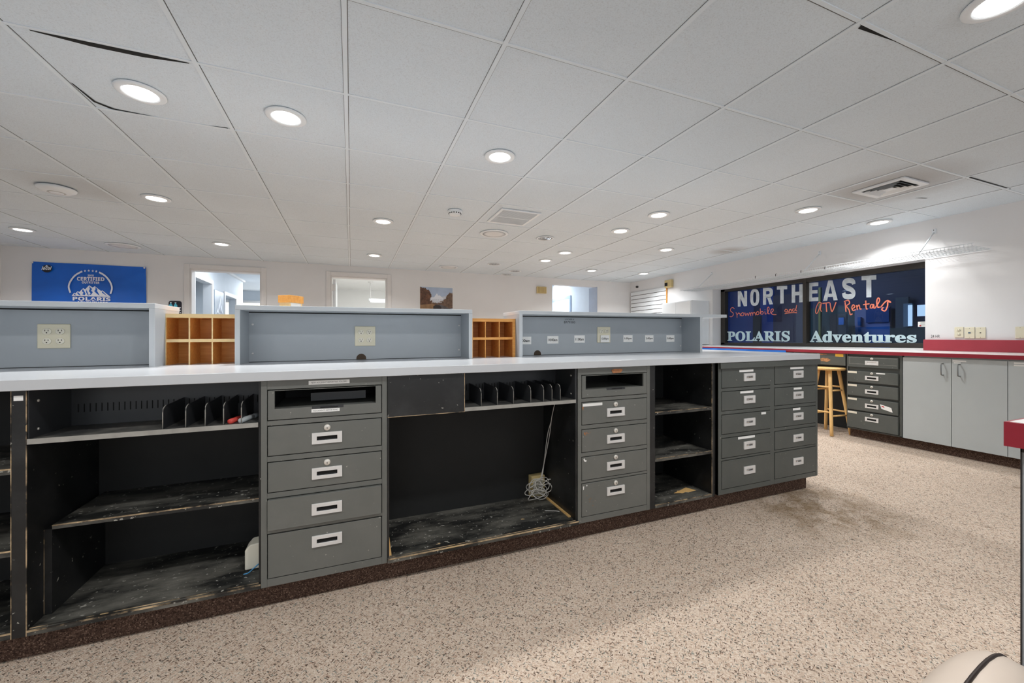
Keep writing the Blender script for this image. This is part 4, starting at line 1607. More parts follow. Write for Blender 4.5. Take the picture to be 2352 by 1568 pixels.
for (px, py), lab in (((1252, 547), 'nearest unlit can fitting with a bright ribbed reflector'), ((1135, 606), 'unlit can fitting left of the round speaker nearest the far wall'),
                      ((1183, 622), 'right one of the close pair of unlit can fittings by the far wall'), ((1164, 630), 'left one of the close pair of unlit can fittings by the far wall')):
    x, y = on_ceil(px, py)
    t = thing('can_fitting', lab, 'can light', (x, y, CEIL), 'unlit can fittings in the ceiling')
    m = MB(WHITE)
    m.lathe([(0.105, 0), (0.105, -0.004), (0.086, -0.006), (0.084, 0)], (0, 0, 0), n=32)
    m.build('trim_ring', t, local=True)
    m = MB(CHROME_B)
    m.lathe([(0.083, -0.004), (0.07, -0.003), (0.066, -0.0045), (0.05, -0.003), (0.046, -0.0045), (0.03, -0.003), (0.01, -0.0035)], (0, 0, 0), n=32)
    m.build('reflector', t, local=True)

for (px, py), lab, r in (((283, 564), 'flat round ceiling speaker above the blue banner', 0.17), ((1135, 536), 'flat round ceiling speaker beyond the slotted return grille', 0.16),
                         ((1030, 613), 'flat round ceiling speaker in front of the autumn poster', 0.155)):
    x, y = on_ceil(px, py)
    t = thing('ceiling_speaker', lab, 'speaker', (x, y, CEIL), 'round ceiling speakers')
    m = MB(WHITE)
    m.lathe([(r, 0), (r, -0.006), (r - 0.02, -0.012), (r - 0.03, -0.008)], (0, 0, 0), n=40)
    m.build('rim', t, local=True)
    m = MB(plain('speaker_grille', srgb(222, 224, 226), 0.6, var=0.1, vscale=260))
    m.lathe([(r - 0.03, -0.008), (0.08, -0.010), (0.02, -0.011)], (0, 0, 0), n=40)
    m.build('grille', t, local=True)

x, y = on_ceil(130, 431)
t = thing('access_point', 'white domed round access point on the dirty tile at the left', 'access point', (x, y, CEIL))
m = MB(WHITE)
m.lathe([(0.10, 0), (0.115, -0.008), (0.110, -0.02), (0.085, -0.034), (0.04, -0.042), (0.005, -0.044)], (0, 0, 0), n=36)
m.build('dome', t, local=True)
m = MB(plain('seam_grey', srgb(190, 190, 190), 0.5))
m.lathe([(0.050, -0.0395), (0.052, -0.0405), (0.048, -0.042)], (0, 0, 0), n=30)
m.build('seam_ring', t, local=True)

x, y = on_ceil(1045, 484)
t = thing('smoke_detector', 'white round smoke detector left of the slotted return grille', 'smoke detector', (x, y, CEIL))
m = MB(WHITE)
m.lathe([(0.066, 0), (0.068, -0.012), (0.060, -0.020), (0.056, -0.028), (0.050, -0.040), (0.030, -0.046), (0.005, -0.047)], (0, 0, 0), n=32)
m.build('housing', t, local=True)
m = MB(VOID)
for k in range(16):
    a = 2 * math.pi * k / 16
    c, s = math.cos(a), math.sin(a)
    m.box(-0.005, 0.005, 0.0545, 0.0585, -0.033, -0.024, lambda u, v, w: (u * c - v * s, u * s + v * c, w))
m.build('vent_slot', t, local=True)

t = thing('return_grille', 'white slotted return air grille in the middle of the ceiling', 'vent', (1.475, 3.675, CEIL), 'ceiling air vents')
m = MB(WHITE)
for a, b, c, d in ((-0.2, 0.2, -0.215, -0.19), (-0.2, 0.2, 0.19, 0.215), (-0.2, -0.175, -0.19, 0.19), (0.175, 0.2, -0.19, 0.19), (-0.175, 0.175, -0.006, 0.006)):
    m.box(a, b, c, d, -0.010, 0.002)
m.build('frame', t, local=True, bevel=0.002)
m = MB(WHITE)
for k in range(24):
    yy = -0.178 + 0.0155 * k
    m.box(-0.175, 0.175, yy, yy + 0.0045, -0.009, -0.002)
m.build('louver', t, local=True)
m = MB(plain('vent_grey', srgb(120, 118, 108), 0.8))
m.box(-0.176, 0.176, -0.19, 0.19, -0.0015, 0.002)
m.build('backing', t, local=True)

t = thing('air_diffuser', 'white square air diffuser with dark gaps in the dirt-streaked tile at the right', 'vent', (3.955, 1.868, CEIL), 'ceiling air vents')
m = MB(WHITE)


def pyramid(m, r0, z0, r1, z1):
    m.add([(-r0, -r0, z0), (r0, -r0, z0), (r0, r0, z0), (-r0, r0, z0), (-r1, -r1, z1), (r1, -r1, z1), (r1, r1, z1), (-r1, r1, z1)],
          [(0, 1, 5, 4), (1, 2, 6, 5), (2, 3, 7, 6), (3, 0, 4, 7)])


for a, b, c, d in ((-0.168, 0.168, -0.168, -0.128), (-0.168, 0.168, 0.128, 0.168), (-0.168, -0.128, -0.128, 0.128), (0.128, 0.168, -0.128, 0.128)):
    m.box(a, b, c, d, -0.010, 0.002)
m.build('frame', t, local=True, bevel=0.002)
for r in (0.118, 0.088, 0.058):
    m = MB(WHITE)
    pyramid(m, r, -0.018, r - 0.02, 0.0)
    m.build('cone', t, local=True)
m = MB(WHITE)
m.box(-0.03, 0.03, -0.03, 0.03, -0.017, -0.012)
m.build('core', t, local=True)
m = MB(VOID)
m.box(-0.128, 0.128, -0.128, 0.128, -0.0015, 0.002)
m.build('backing', t, local=True)

# ------------------------------------------------------------------ on the back wall
def bk(px, py, d=0.0):
    x, z = on_back(px, py)
    return (x, yback(x) - d, z)


bn = thing('wall_banner', 'large blue banner with a white mountain emblem hung on the far wall at the left', 'banner', (-3.24, yback(-3.24), 1.75))
BU0, BU1 = -3.833, -2.651
BZ0, BZ1 = 1.40, 2.064


def bw(u, z):                                   # folds of the hung cloth
    return 0.012 + 0.006 * math.sin(u * 9 + z * 3) + 0.010 * math.exp(-((z - 2.0 + (BU1 - u) * 0.55) / 0.05) ** 2) * max(0, min(1, (u + 3.2) / 0.4))


m = MB(BLUE)
n1, n2 = 60, 26
vs = []
for j in range(n2 + 1):
    for i in range(n1 + 1):
        u = BU0 + (BU1 - BU0) * i / n1
        z = BZ0 + (BZ1 - BZ0) * j / n2
        vs.append((u, yback(u) - bw(u, z), z))
m.add(vs, [(j * (n1 + 1) + i, j * (n1 + 1) + i + 1, (j + 1) * (n1 + 1) + i + 1, (j + 1) * (n1 + 1) + i) for j in range(n2) for i in range(n1)], True)
for i in range(n1):
    pass
m.build('cloth', bn)


def bp(x, y):                                   # spot on the banner from the enlarged crop
    u, z = on_back(60 + x / 8.11, 590 + y / 8.11)
    return u, z


def bf(d):
    return lambda u, v, e: (bp(u, v)[0], yback(bp(u, v)[0]) - 0.026 - d - e, bp(u, v)[1])


m = MB(PRINT_WHITE)
for pts in ([(1068, 272), (940, 345), (850, 455), (816, 560), (848, 668)], [(1380, 290), (1490, 355), (1580, 465), (1618, 580), (1590, 690)]):
    sm = smooth([(a, b, 0) for a, b in pts], 8)
    for i in range(len(sm) - 1):
        p, q = sm[i], sm[i + 1]
        t_ = (q - p).normalized()
        nrm = Vector((-t_.y, t_.x, 0)) * 16
        quad = [p + nrm, q + nrm, q - nrm, p - nrm]
        m.add([bf(0)(a.x, a.y, 0) for a in quad], [(0, 1, 2, 3)])
for sx, sy in ((1118, 264), (1188, 261), (1262, 265), (1328, 273)):
    pts = []
    for k in range(10):
        r = 26 if k % 2 == 0 else 11
        a = -math.pi / 2 + math.pi * k / 5
        pts.append((sx + r * math.cos(a), sy + r * math.sin(a)))
    m.add([bf(0)(a, b, 0) for a, b in pts] + [bf(0)(sx, sy, 0)], [(k, (k + 1) % 10, 10) for k in range(10)])
m.add([bf(0)(a, b, 0) for a, b in [(870, 727), (920, 668), (938, 682), (985, 640), (1012, 655), (1085, 585), (1122, 606), (1195, 530), (1260, 572), (1300, 548), (1415, 636), (1442, 626), (1592, 747)]],
      [tuple(range(13))])
for body, x0, x1, y0, y1, sk in (('2018', 1165, 1280, 368, 330, 2), ('CERTIFIED', 970, 1480, 444, 374, 10), ('OUTFITTER', 1060, 1390, 498, 456, 8), ('POLARIS', 890, 1592, 812, 742, 14), ('ADVENTURES', 965, 1540, 868, 826, 12)):
    vs, fs = glyphs(sans_bold(body), 0.02)
    m.add([bf(0)(x0 + (x1 - x0) * a, y0 + (y1 - y0) * b + sk * a, 0) for a, b in vs], fs)
m.mat(BLUE)
for pts in ([(1195, 548), (1210, 600), (1190, 640), (1225, 680), (1190, 720), (1240, 700), (1262, 660), (1235, 632), (1250, 600)],
            [(1080, 598), (1062, 640), (1092, 670), (1070, 700), (1110, 716), (1130, 690), (1110, 650)],
            [(1140, 610), (1165, 660), (1190, 720), (1175, 720), (1140, 660)],
            [(1300, 562), (1318, 600), (1290, 640), (1340, 690), (1392, 725), (1370, 680), (1345, 640), (1350, 600)],
            [(985, 652), (975, 680), (1010, 712), (1040, 722), (1020, 690)], [(918, 682), (910, 705), (960, 722), (940, 700)],
            [(1440, 640), (1430, 665), (1480, 700), (1530, 735), (1490, 690)]):
    m.add([bf(0.001)(a, b, 0) for a, b in pts], [tuple(range(len(pts)))])
m.build('emblem', bn)['label'] = 'white mountain emblem with the words 2018 CERTIFIED OUTFITTER POLARIS'
m = MB(BLUE_DK)
m.add([bf(0)(412 + 96 * math.cos(2 * math.pi * k / 28), 222 + 70 * math.sin(2 * math.pi * k / 28), 0) for k in range(28)], [tuple(range(28))])
m.mat(PRINT_WHITE)
m.add([bf(0.001)(a, b, 0) for a, b in ((372, 186), (410, 156), (448, 190), (424, 184), (410, 192), (396, 184))], [tuple(range(6))])
vs, fs = glyphs(alpha('local', 0x1D5D4, 0x1D656), 0.02)
m.add([bf(0.001)(310 + 185 * a + 10 * b, 246 - 66 * b, 0) for a, b in vs], fs)
m.build('badge', bn)['label'] = 'dark round badge reading local'
m = MB(CHROME)
for x, y in ((142, 108), (2222, 208)):
    u, z = bp(x, y)
    m.lathe([(0.012, 0), (0.012, -0.003), (0.006, -0.004)], (u, yback(u) - 0.03, z), 'y', 14)
m.build('grommet', bn)

# hand-washing sign by the left doorway
t = thing('wall_sign', 'black rounded sign with two pale blue bottle pictures beside the left doorway', 'sign', (-2.32, yback(-2.32), 1.45))
m = MB(BLUE_DK)
sf = lambda u, v, d: (u, yback(u) - 0.003 - d, v)
r = 0.03
pts = []
for cx, cz, a0 in ((-2.249 - r, 1.607 - r, 0), (-2.401 + r, 1.607 - r, 90), (-2.401 + r, 1.31 + r, 180), (-2.249 - r, 1.31 + r, 270)):
    for k in range(6):
        a = math.radians(a0 + 18 * k)
        pts.append((cx + r * math.cos(a), cz + r * math.sin(a)))
m.prism(pts, sf, 0, 0.004)
m.build('plate', t)
m = MB(plain('sign_cyan', srgb(90, 196, 226), 0.5, var=0))
for cx in (-2.375, -2.320):
    m.prism([(cx - 0.02, 1.50), (cx + 0.02, 1.50), (cx + 0.02, 1.548), (cx + 0.008, 1.562), (cx + 0.008, 1.578), (cx - 0.008, 1.578), (cx - 0.008, 1.562), (cx - 0.02, 1.548)], sf, 0.004, 0.005)
m.mat(PRINT_WHITE)
for cx in (-2.375, -2.320):
    m.prism([(cx - 0.01, 1.574), (cx + 0.01, 1.574), (cx + 0.01, 1.586), (cx - 0.01, 1.586)], sf, 0.005, 0.006)
for k in range(4):
    m.prism([(-2.275, 1.40 + 0.035 * k), (-2.258, 1.40 + 0.035 * k), (-2.258, 1.412 + 0.035 * k), (-2.275, 1.412 + 0.035 * k)], sf, 0.004, 0.005)
m.build('picture', t)

# autumn trail poster
t = thing('poster', 'poster of an autumn trail under a pale sky with a white mountain mark', 'poster', (1.377, yback(1.377), 1.7))
PX0, PX1, PZ0, PZ1 = 1.090, 1.664, 1.52, 1.974
pf = lambda u, v, d: (PX0 + (PX1 - PX0) * u, yback(PX0 + (PX1 - PX0) * u) - 0.004 - d, PZ0 + (PZ1 - PZ0) * v)
m = MB(WHITE_PAPER)
m.prism([(0, 0), (1, 0), (1, 1), (0, 1)], pf, -0.003, 0.003)
m.build('sheet', t)
m = MB(plain('poster_sky', srgb(168, 184, 208), 0.4, var=0.16, vscale=3))
m.prism([(0.01, 0.0), (0.99, 0.0), (0.99, 0.985), (0.01, 0.99)], pf, 0.003, 0.0035)


def jag(base, amp, n, seed):
    rr = random.Random(seed)
    out = []
    for i in range(n + 1):
        tt = i / n
        k = tt * (len(base) - 1)
        a = int(min(k, len(base) - 2))
        f = k - a
        out.append((base[a][0] * (1 - f) + base[a + 1][0] * f + rr.uniform(-amp, amp) * 0.5, base[a][1] * (1 - f) + base[a + 1][1] * f + rr.uniform(-amp, amp)))
    return [(min(0.99, max(0.01, a)), min(0.985, max(0.0, b))) for a, b in out]


m.mat(plain('poster_haze', srgb(208, 214, 224), 0.4, var=0.05))
m.prism([(0.3, 0.4), (0.99, 0.4), (0.99, 0.72), (0.6, 0.62), (0.3, 0.6)], pf, 0.0036, 0.0038)
m.mat(plain('poster_brown', srgb(98, 66, 46), 0.5, var=0.6, vscale=26))
m.prism(jag([(0.01, 0.985), (0.18, 0.93), (0.3, 0.82), (0.34, 0.66), (0.32, 0.52), (0.42, 0.42)], 0.03, 46, 3) + [(0.42, 0.2), (0.01, 0.2)], pf, 0.004, 0.0044)
m.mat(plain('poster_brown_far', srgb(112, 88, 72), 0.5, var=0.5, vscale=26))
m.prism([(0.34, 0.2)] + jag([(0.34, 0.44), (0.5, 0.40), (0.68, 0.46), (0.78, 0.62), (0.9, 0.78), (0.99, 0.8)], 0.035, 50, 5) + [(0.99, 0.2)], pf, 0.004, 0.0046)
m.mat(plain('poster_track', srgb(150, 116, 82), 0.5, var=0.25, vscale=14))
m.prism([(0.01, 0.0), (0.7, 0.0), (0.5, 0.30), (0.38, 0.36), (0.01, 0.30)], pf, 0.0047, 0.0049)
m.mat(plain('poster_grey', srgb(92, 88, 90), 0.5, var=0.4, vscale=20))
m.prism([(0.5, 0.32), (0.62, 0.33), (0.99, 0.16), (0.99, 0.0), (0.6, 0.0)], pf, 0.005, 0.0052)
m.mat(plain('poster_dark', srgb(44, 36, 36), 0.5, var=0.3, vscale=20))
m.prism([(0.40, 0.0), (0.40, 0.26), (0.46, 0.31), (0.58, 0.31), (0.64, 0.25), (0.64, 0.0)], pf, 0.0053, 0.0055)
m.mat(PRINT_WHITE)
m.prism([(0.30, 0.545), (0.38, 0.61), (0.42, 0.60), (0.51, 0.76), (0.56, 0.67), (0.60, 0.69), (0.72, 0.545)], pf, 0.0056, 0.0058)
m.text(sans_bold('POLARIS'), pf, 0.31, 0.71, 0.46, 0.53, 0, 0, 0.0058)
m.text('ADVENTURES', pf, 0.36, 0.66, 0.40, 0.44, 0.02, 0, 0.0058)
m.build('printed_picture', t)

# ribbed beige box on the far wall
t = thing('door_chime', 'ribbed yellow-beige box high on the far wall left of the right doorway', 'chime', (3.36, yback(3.36), 2.0))
m = MB(BEIGE_Y)
m.box(3.265, 3.46, -0.04, 0.0, 1.945, 2.07, back)
m.build('cover', t, bevel=0.004)
m = MB(plain('rib_beige', srgb(176, 152, 100), 0.6))  # ribs a darker beige than the cover
for k in range(6):
    m.box(3.285 + 0.028 * k, 3.295 + 0.028 * k, -0.043, -0.039, 1.955, 2.06, back)
m.build('ribs', t)

# ------------------------------------------------------------------ right wall and its counter
def rx(px, py, X):
    return on_x(px, py, X)


# slatted display board
t = thing('slatwall_panel', 'white slatted display board with dark grooves in the far right corner', 'slatwall', (5.39, 6.45, 1.6))
m = MB(WHITE)
yA, yB = 5.86, 6.87
for k in range(11):
    za = 2.035 - 0.078 * (k + 1) + 0.010
    zb = 2.035 - 0.078 * k
    m.box(5.376, 5.392, yA, yB, za, zb)
m.build('slats', t, bevel=0.002)
m = MB(plain('groove_dark', srgb(70, 62, 58), 0.8))
m.box(5.389, 5.399, yA, yB, 1.18, 2.03)
m.build('backing', t)
m = MB(OAK)
m.box(5.374, 5.398, yA - 0.014, yA, 1.18, 2.045)
m.build('edge_strip', t)

t = thing('thermostat', 'yellow-beige wall sensor with a dark window above the slatted board', 'thermostat', (5.39, 5.79, 2.08))
m = MB(BEIGE_Y)
m.box(5.345, 5.399, 5.70, 5.87, 2.01, 2.15)
m.build('cover', t, bevel=0.008)
m = MB(VOID)
m.box(5.343, 5.346, 5.79, 5.862, 2.04, 2.10)
m.build('window', t)
m = MB(RUBBER)
m.lathe([(0.022, 0), (0.022, -0.03), (0.01, -0.045)], (5.40, 6.68, 2.135), 'x', 14)
tag(m.build('camera_stub', bevel=0), 'tiny black sensor stub in the top of the far right corner', 'sensor')

t = thing('storage_cabinet', 'plain white cabinet standing on the red counter against the right wall', 'cabinet', (5.2, 5.24, 0.98))
m = MB(WHITE)
m.box(5.02, 5.395, 4.915, 5.556, 0.980, 1.687)
m.build('body', t, bevel=0.002)
m = MB(WHITE)
m.box(5.008, 5.0195, 4.925, 5.235, 0.990, 1.675)
m.build('door', t, bevel=0.002)
m = MB(WHITE)
m.box(5.008, 5.0195, 5.240, 5.548, 0.990, 1.675)
m.build('door', t, bevel=0.002)

# gridwall shelf above the window
t = thing('wire_grid_shelf', 'long white wire grid shelf on diagonal brackets above the dark window', 'shelf', (5.24, 3.5, 1.87))
GXO, GXI, GYA, GYB, GZ = 5.07, 5.385, 1.81, 5.20, 1.868
m = MB(WHITE)
for k in range(5):
    x = GXO + (GXI - GXO) * k / 4
    m.tube([(x, GYA - 0.01, GZ), (x, GYB, GZ)], 0.0028, 6)
m.tube([(GXO, GYA - 0.01, GZ + 0.026), (GXO, GYB, GZ + 0.026)], 0.0028, 6)
n = int((GYB - GYA) / 0.0254)
for k in range(n + 1):
    y = GYA + 0.0254 * k
    m.tube([(GXO, y, GZ + 0.026), (GXO, y, GZ + 0.0045), (GXI, y, GZ + 0.0045)], 0.0022, 5)
m.build('wire_panel', t)
for y in (2.19, 3.25, 4.86):
    m = MB(WHITE)
    m.tube([(5.392, y, 2.115), (GXO + 0.01, y - 0.02, GZ + 0.012)], 0.0058, 8)
    m.box(5.388, 5.399, y - 0.014, y + 0.014, 2.10, 2.15)
    m.mat(VOID)
    m.lathe([(0.004, 0), (0.004, -0.002)], (5.388, y, 2.138), 'x', 8)
    m.build('bracket', t)
m = MB(RUBBER)
for px, py in ((1735, 637), (1782, 632), (1840, 624), (1895, 616)):
    y, z = rx(px, py, GXO)
    m.tube([(GXO - 0.004, y, z - 0.012), (GXO - 0.004, y, z + 0.014), (GXO + 0.006, y, z + 0.02)], 0.004, 6)
m.build('hook', t)

# the red counter along the right wall
XF = 4.72                                       # front edge of its top
ZR = 0.881
m = MB(TOP_WHITE, RED)
m.box(XF + 0.004, 5.395, -0.6, 5.62, ZR - 0.032, ZR)
m.mat(RED)
m.box(XF, XF + 0.004, -0.6, 5.62, ZR - 0.033, ZR - 0.0008)
tag(m.build('red_counter', floor=True), 'long white counter top with a red edge along the right wall under the dark window', 'counter top')
m = MB(RED_LT)
m.box(5.37, 5.398, -0.6, 2.262, ZR + 0.001, ZR + 0.11)
tag(m.build('backsplash', floor=True, bevel=0.002), 'raised red backsplash strip on the wall below the switch plates', 'backsplash')

XC = 4.75                                       # faces of the units under it
def cz(px, py):
    y, z = rx(px, py, XC)
    return y, z - lift(XC, y)


m = MB(CARPET_DK)
m.box(4.81, 5.35, -0.6, 2.60, -0.02, 0.084)
tag(m.build('plinth', floor=True), 'dark carpeted plinth under the grey cupboards at the right', 'plinth')

# five-drawer unit, facing the room's left
t = thing('drawer_unit', 'dark steel five-drawer unit under the red counter beside the stool', 'drawer unit', on_floor(5.0, 2.37, 0.09))
UY0, UY1 = 2.150, 2.600
m = MB(STEEL_B)
m.box(XC + 0.012, 5.2, UY0, UY1, 0.086, ZR - 0.035)
m.box(XC, XC + 0.014, UY0, UY0 + 0.02, 0.086, ZR - 0.035)
m.box(XC, XC + 0.014, UY1 - 0.012, UY1, 0.086, ZR - 0.035)
m.box(XC, XC + 0.014, UY0, UY1, 0.086, 0.098)
m.build('case', t, floor=True, bevel=0.002)
DR = [(0.720, 0.822), (0.566, 0.678), (0.430, 0.546), (0.286, 0.408), (0.104, 0.272)]
for r, (lo, hi) in enumerate(DR):
    m = MB(STEEL_B)
    m.box(XC - 0.018, XC + 0.0115, UY0 + 0.022, UY1 - 0.014, lo, hi)
    if r == 0:
        m.mat(STEEL_EDGE)
        for a, b, c, d in ((UY0 + 0.03, UY1 - 0.03, hi - 0.009, hi - 0.007), (UY1 - 0.036, UY1 - 0.034, lo + 0.03, hi - 0.008), (UY0 + 0.03, UY1 - 0.03, lo + 0.029, lo + 0.031)):
            m.box(XC - 0.0188, XC - 0.0178, a, b, c, d)
    d = m.build('drawer', t, floor=True, bevel=0.003)
    yc = (UY0 + UY1) / 2
    zc = (lo + hi) / 2 - 0.006 if r < 4 else hi - 0.062
    xf = XC - 0.018
    m = MB(CHROME)
    w, h, e = 0.11, 0.042, 0.017
    for a, b, c, q in ((-w / 2, -w / 2 + e, -h / 2, h / 2), (w / 2 - e, w / 2, -h / 2, h / 2), (-w / 2 + e, w / 2 - e, -h / 2, -h / 2 + 0.012), (-w / 2 + e, w / 2 - e, h / 2 - 0.012, h / 2)):
        m.box(xf - 0.006, xf, yc + a, yc + b, zc + c, zc + q)
    hd = m.build('handle', d, floor=True, bevel=0.0012)
    m = MB(CHROME if r == 0 else VOID)
    m.box(xf - 0.002, xf + 0.001, yc - w / 2 + e, yc + w / 2 - e, zc - h / 2 + 0.012, zc + h / 2 - 0.012)
    m.build('pocket', hd, floor=True)
    m = MB(LOCK)
    m.lathe([(0.012, 0.001), (0.012, -0.005), (0.004, -0.007)], (xf, yc, hi - 0.016), 'x', 18)
    lk = m.build('lock', d, floor=True)
    m = MB(VOID)
    m.box(xf - 0.0078, xf - 0.0066, yc - 0.001, yc + 0.001, hi - 0.021, hi - 0.013)
    m.build('keyhole', lk, floor=True)
    if r > 0:
        m = MB(plain('cream_label', srgb(236, 228, 210), 0.6, var=0.02))
        m.box(xf - 0.001, xf, UY1 - 0.098, UY1 - 0.018, hi - 0.024, hi - 0.004)
        m.build('label', d, floor=True)['label'] = 'cream paper label at the drawer corner'
    if r == 1:
        m = MB(WHITE_PAPER)
        m.box(xf - 0.001, xf, yc - 0.105, yc - 0.035, hi - 0.016, hi - 0.006)
        m.build('label', d, floor=True)['label'] = 'small white label beside the lock'
    if r == 3:
        m = MB(WHITE_PAPER)
        c, s = math.cos(-0.25), math.sin(-0.25)
        fn = lambda u, v, e: (xf - 0.001 - e, yc - 0.115 - (u * c + v * s), zc + 0.0 + (-u * s * -1 + v * c))
        m.prism([(-0.045, -0.022), (0.045, -0.022), (0.045, 0.022), (-0.045, 0.022)], fn, 0, 0.0008)
        m.mat(plain('sticker_red', srgb(196, 40, 50), 0.5))
        m.prism([(-0.036, 0.0), (-0.014, 0.0), (-0.014, 0.012), (-0.036, 0.012)], fn, 0.0008, 0.0012)
        m.build('sticker', d, floor=True)['label'] = 'tilted white sticker with a small red mark'

# grey cupboards
ys = [2.146, 1.818, 1.500, 1.15, 0.8]
t1 = thing('base_cupboard', 'grey double-door cupboard with bar handles under the red counter', 'cupboard', on_floor(5.0, 1.82, 0.085))
t2 = thing('base_cupboard', 'grey cupboard behind the near red counter end with two white label strips', 'cupboard', on_floor(5.0, 1.15, 0.085))
for t, ya, yb in ((t1, ys[2], ys[0]), (t2, ys[4], ys[2])):
    m = MB(DOOR_GREY)
    m.box(XC + 0.022, 5.36, ya + 0.001, yb - 0.001, 0.085, ZR - 0.034)
    m.build('body', t, floor=True)
for k, t in ((0, t1), (1, t1), (2, t2), (3, t2)):
    ya, yb = ys[k + 1] + 0.0018, ys[k] - 0.0018
    m = MB(DOOR_GREY)
    m.box(XC, XC + 0.02, ya, yb, 0.088, ZR - 0.046)
    d = m.build('door', t, floor=True, bevel=0.0012)
    yh = ya + 0.05 if k % 2 == 0 else yb - 0.05
    if k < 2:
        m = MB(plain('brushed_bar', srgb(150, 152, 152), 0.3, 0.9, var=0.1))
        m.tube(smooth([(XC, yh, 0.692), (XC - 0.026, yh, 0.694), (XC - 0.033, yh, 0.704), (XC - 0.034, yh, 0.742), (XC - 0.033, yh, 0.780), (XC - 0.026, yh, 0.790), (XC, yh, 0.792)], 5), 0.0048, 10)
        m.build('handle', d, floor=True)
    if k == 1:
        m = MB(WHITE_PAPER)
        m.box(XC - 0.001, XC, yb - 0.088, yb - 0.006, 0.812, 0.824)
        m.build('label', d, floor=True)['label'] = 'white label strip at the door top'
        m = MB(WHITE_PAPER)
        m.box(XC - 0.001, XC, yb - 0.055, yb - 0.012, 0.798, 0.808)
        m.build('label', d, floor=True)['label'] = 'faded lower label strip'
    if k == 2:
        for z in (0.815, 0.798):
            m = MB(WHITE_PAPER)
            m.box(XC - 0.001, XC, yb - 0.13, yb - 0.03, z, z + 0.011)
            m.build('label', d, floor=True)

# black apron drawer over the stool
t = thing('apron_drawer', 'black chipped apron drawer under the red counter above the wooden stool', 'drawer', on_floor(4.9, 2.87, 0.7))
m = MB(STEEL_B)
m.box(XC - 0.012, 5.1, 2.606, 3.13, 0.722, ZR - 0.035)
m.build('front', t, floor=True, bevel=0.002)
m = MB(plain('bare_board', srgb(176, 128, 88), 0.7, var=0.45, vscale=45))
AP = lambda u, v, d: (XC - 0.0125 - d, u, v)
rr = random.Random(4)
for cy, czz, w, h in ((2.95, 0.832, 0.16, 0.008), (2.80, 0.775, 0.05, 0.022)):
    pts = [(cy + w * (0.8 + 0.35 * rr.random()) * math.cos(2 * math.pi * k / 18), czz + h * (0.7 + 0.6 * rr.random()) * math.sin(2 * math.pi * k / 18)) for k in range(18)]
    m.prism(pts, AP, 0, 0.0006)
m.build('bare_patch', t, floor=True)
m = MB(plain('yellow_label', srgb(240, 190, 70), 0.5))
m.box(XC - 0.0135, XC - 0.012, 2.625, 2.70, 0.815, 0.842)
m.build('label', t, floor=True)['label'] = 'yellow label'
m = MB(BLACK_DEEP)
m.box(5.12, 5.14, 2.60, 5.5, 0.0, ZR - 0.034)
tag(m.build('kneehole_board', floor=True), 'dark panel closing the space behind the wooden stool', 'panel')

# blue and white banner cloth hanging from the counter edge
t = thing('draped_banner', 'blue and white banner cloth hanging over the red counter edge below the dark window', 'banner', on_floor(XF, 3.9, ZR))
n1, n2 = 70, 12
for nm, mm, za, zb in (('blue_band', plain('drape_blue', srgb(14, 104, 200), 0.45, var=0.15, vscale=5), 0.815, 0.862), ('white_band', plain('drape_white', srgb(236, 238, 242), 0.5), 0.45, 0.815)):
    m = MB(mm)
    vs = []
    for j in range(n2 + 1):
        for i in range(n1 + 1):
            y = 3.20 + 1.36 * i / n1
            f = j / n2
            top = zb if nm == 'blue_band' else zb + 0.012 * (1 if False else 0)
            wave = 0.018 * math.sin((y - 3.2) * 2.6)
            z_hi = (0.862 if nm == 'blue_band' else 0.823 - wave)
            z_lo = (0.823 - wave if nm == 'blue_band' else 0.45)
            z = z_lo + (z_hi - z_lo) * f
            x = XF - 0.006 - 0.006 * math.sin(y * 26 + z * 30) * (1 - 0.3 * f) - 0.003
            vs.append((x, y, z))
    m.add(vs, [(j * (n1 + 1) + i, j * (n1 + 1) + i + 1, (j + 1) * (n1 + 1) + i + 1, (j + 1) * (n1 + 1) + i) for j in range(n2) for i in range(n1)], True)
    m.build(nm, t, floor=True)

# plates on the right wall
def wall_plate(label, pxa, pxb, pya, pyb, kind):
    ya, za = rx(pxa, pya, XR)
    yb, zb = rx(pxb, pyb, XR)
    t = thing('wall_plate', label, 'wall plate', (XR, (ya + yb) / 2, (za + zb) / 2), 'almond plates on the right wall')
    m = MB(BEIGE)
    m.box(XR - 0.007, XR, yb, ya, zb, za)
    m.build('plate', t, bevel=0.003)
    yc, zc = (ya + yb) / 2, (za + zb) / 2
    if kind == 'outlet':
        for dz in (0.02, -0.02):
            m = MB(BEIGE, VOID)
            m.lathe([(0.014, 0), (0.014, -0.003)], (XR - 0.007, yc, zc + dz), 'x', 18)
            m.mat(VOID)
            m.box(XR - 0.0108, XR - 0.0098, yc - 0.007, yc - 0.0045, zc + dz, zc + dz + 0.007)
            m.box(XR - 0.0108, XR - 0.0098, yc + 0.0045, yc + 0.007, zc + dz, zc + dz + 0.007)
            m.box(XR - 0.0108, XR - 0.0098, yc - 0.002, yc + 0.002, zc + dz - 0.008, zc + dz - 0.004)
            m.build('socket', t)
    elif kind in ('data', 'phone'):
        m = MB(plain('blue_jack', srgb(60, 84, 110), 0.4) if kind == 'data' else VOID)
        s = 0.008 if kind == 'data' else 0.005
        m.box(XR - 0.0085, XR - 0.006, yc - s, yc + s, zc - s * 0.8, zc + s * 0.8)
        m.build('jack', t)
    if kind != 'outlet':
        for dz, nm in ((0.042, 'screw'), (-0.042, 'screw')):
            m = MB(plain('screw_grey', srgb(160, 156, 140), 0.4))
            m.lathe([(0.003, 0), (0.002, -0.0015)], (XR - 0.007, yc, zc + dz), 'x', 8)
            m.build(nm, t)


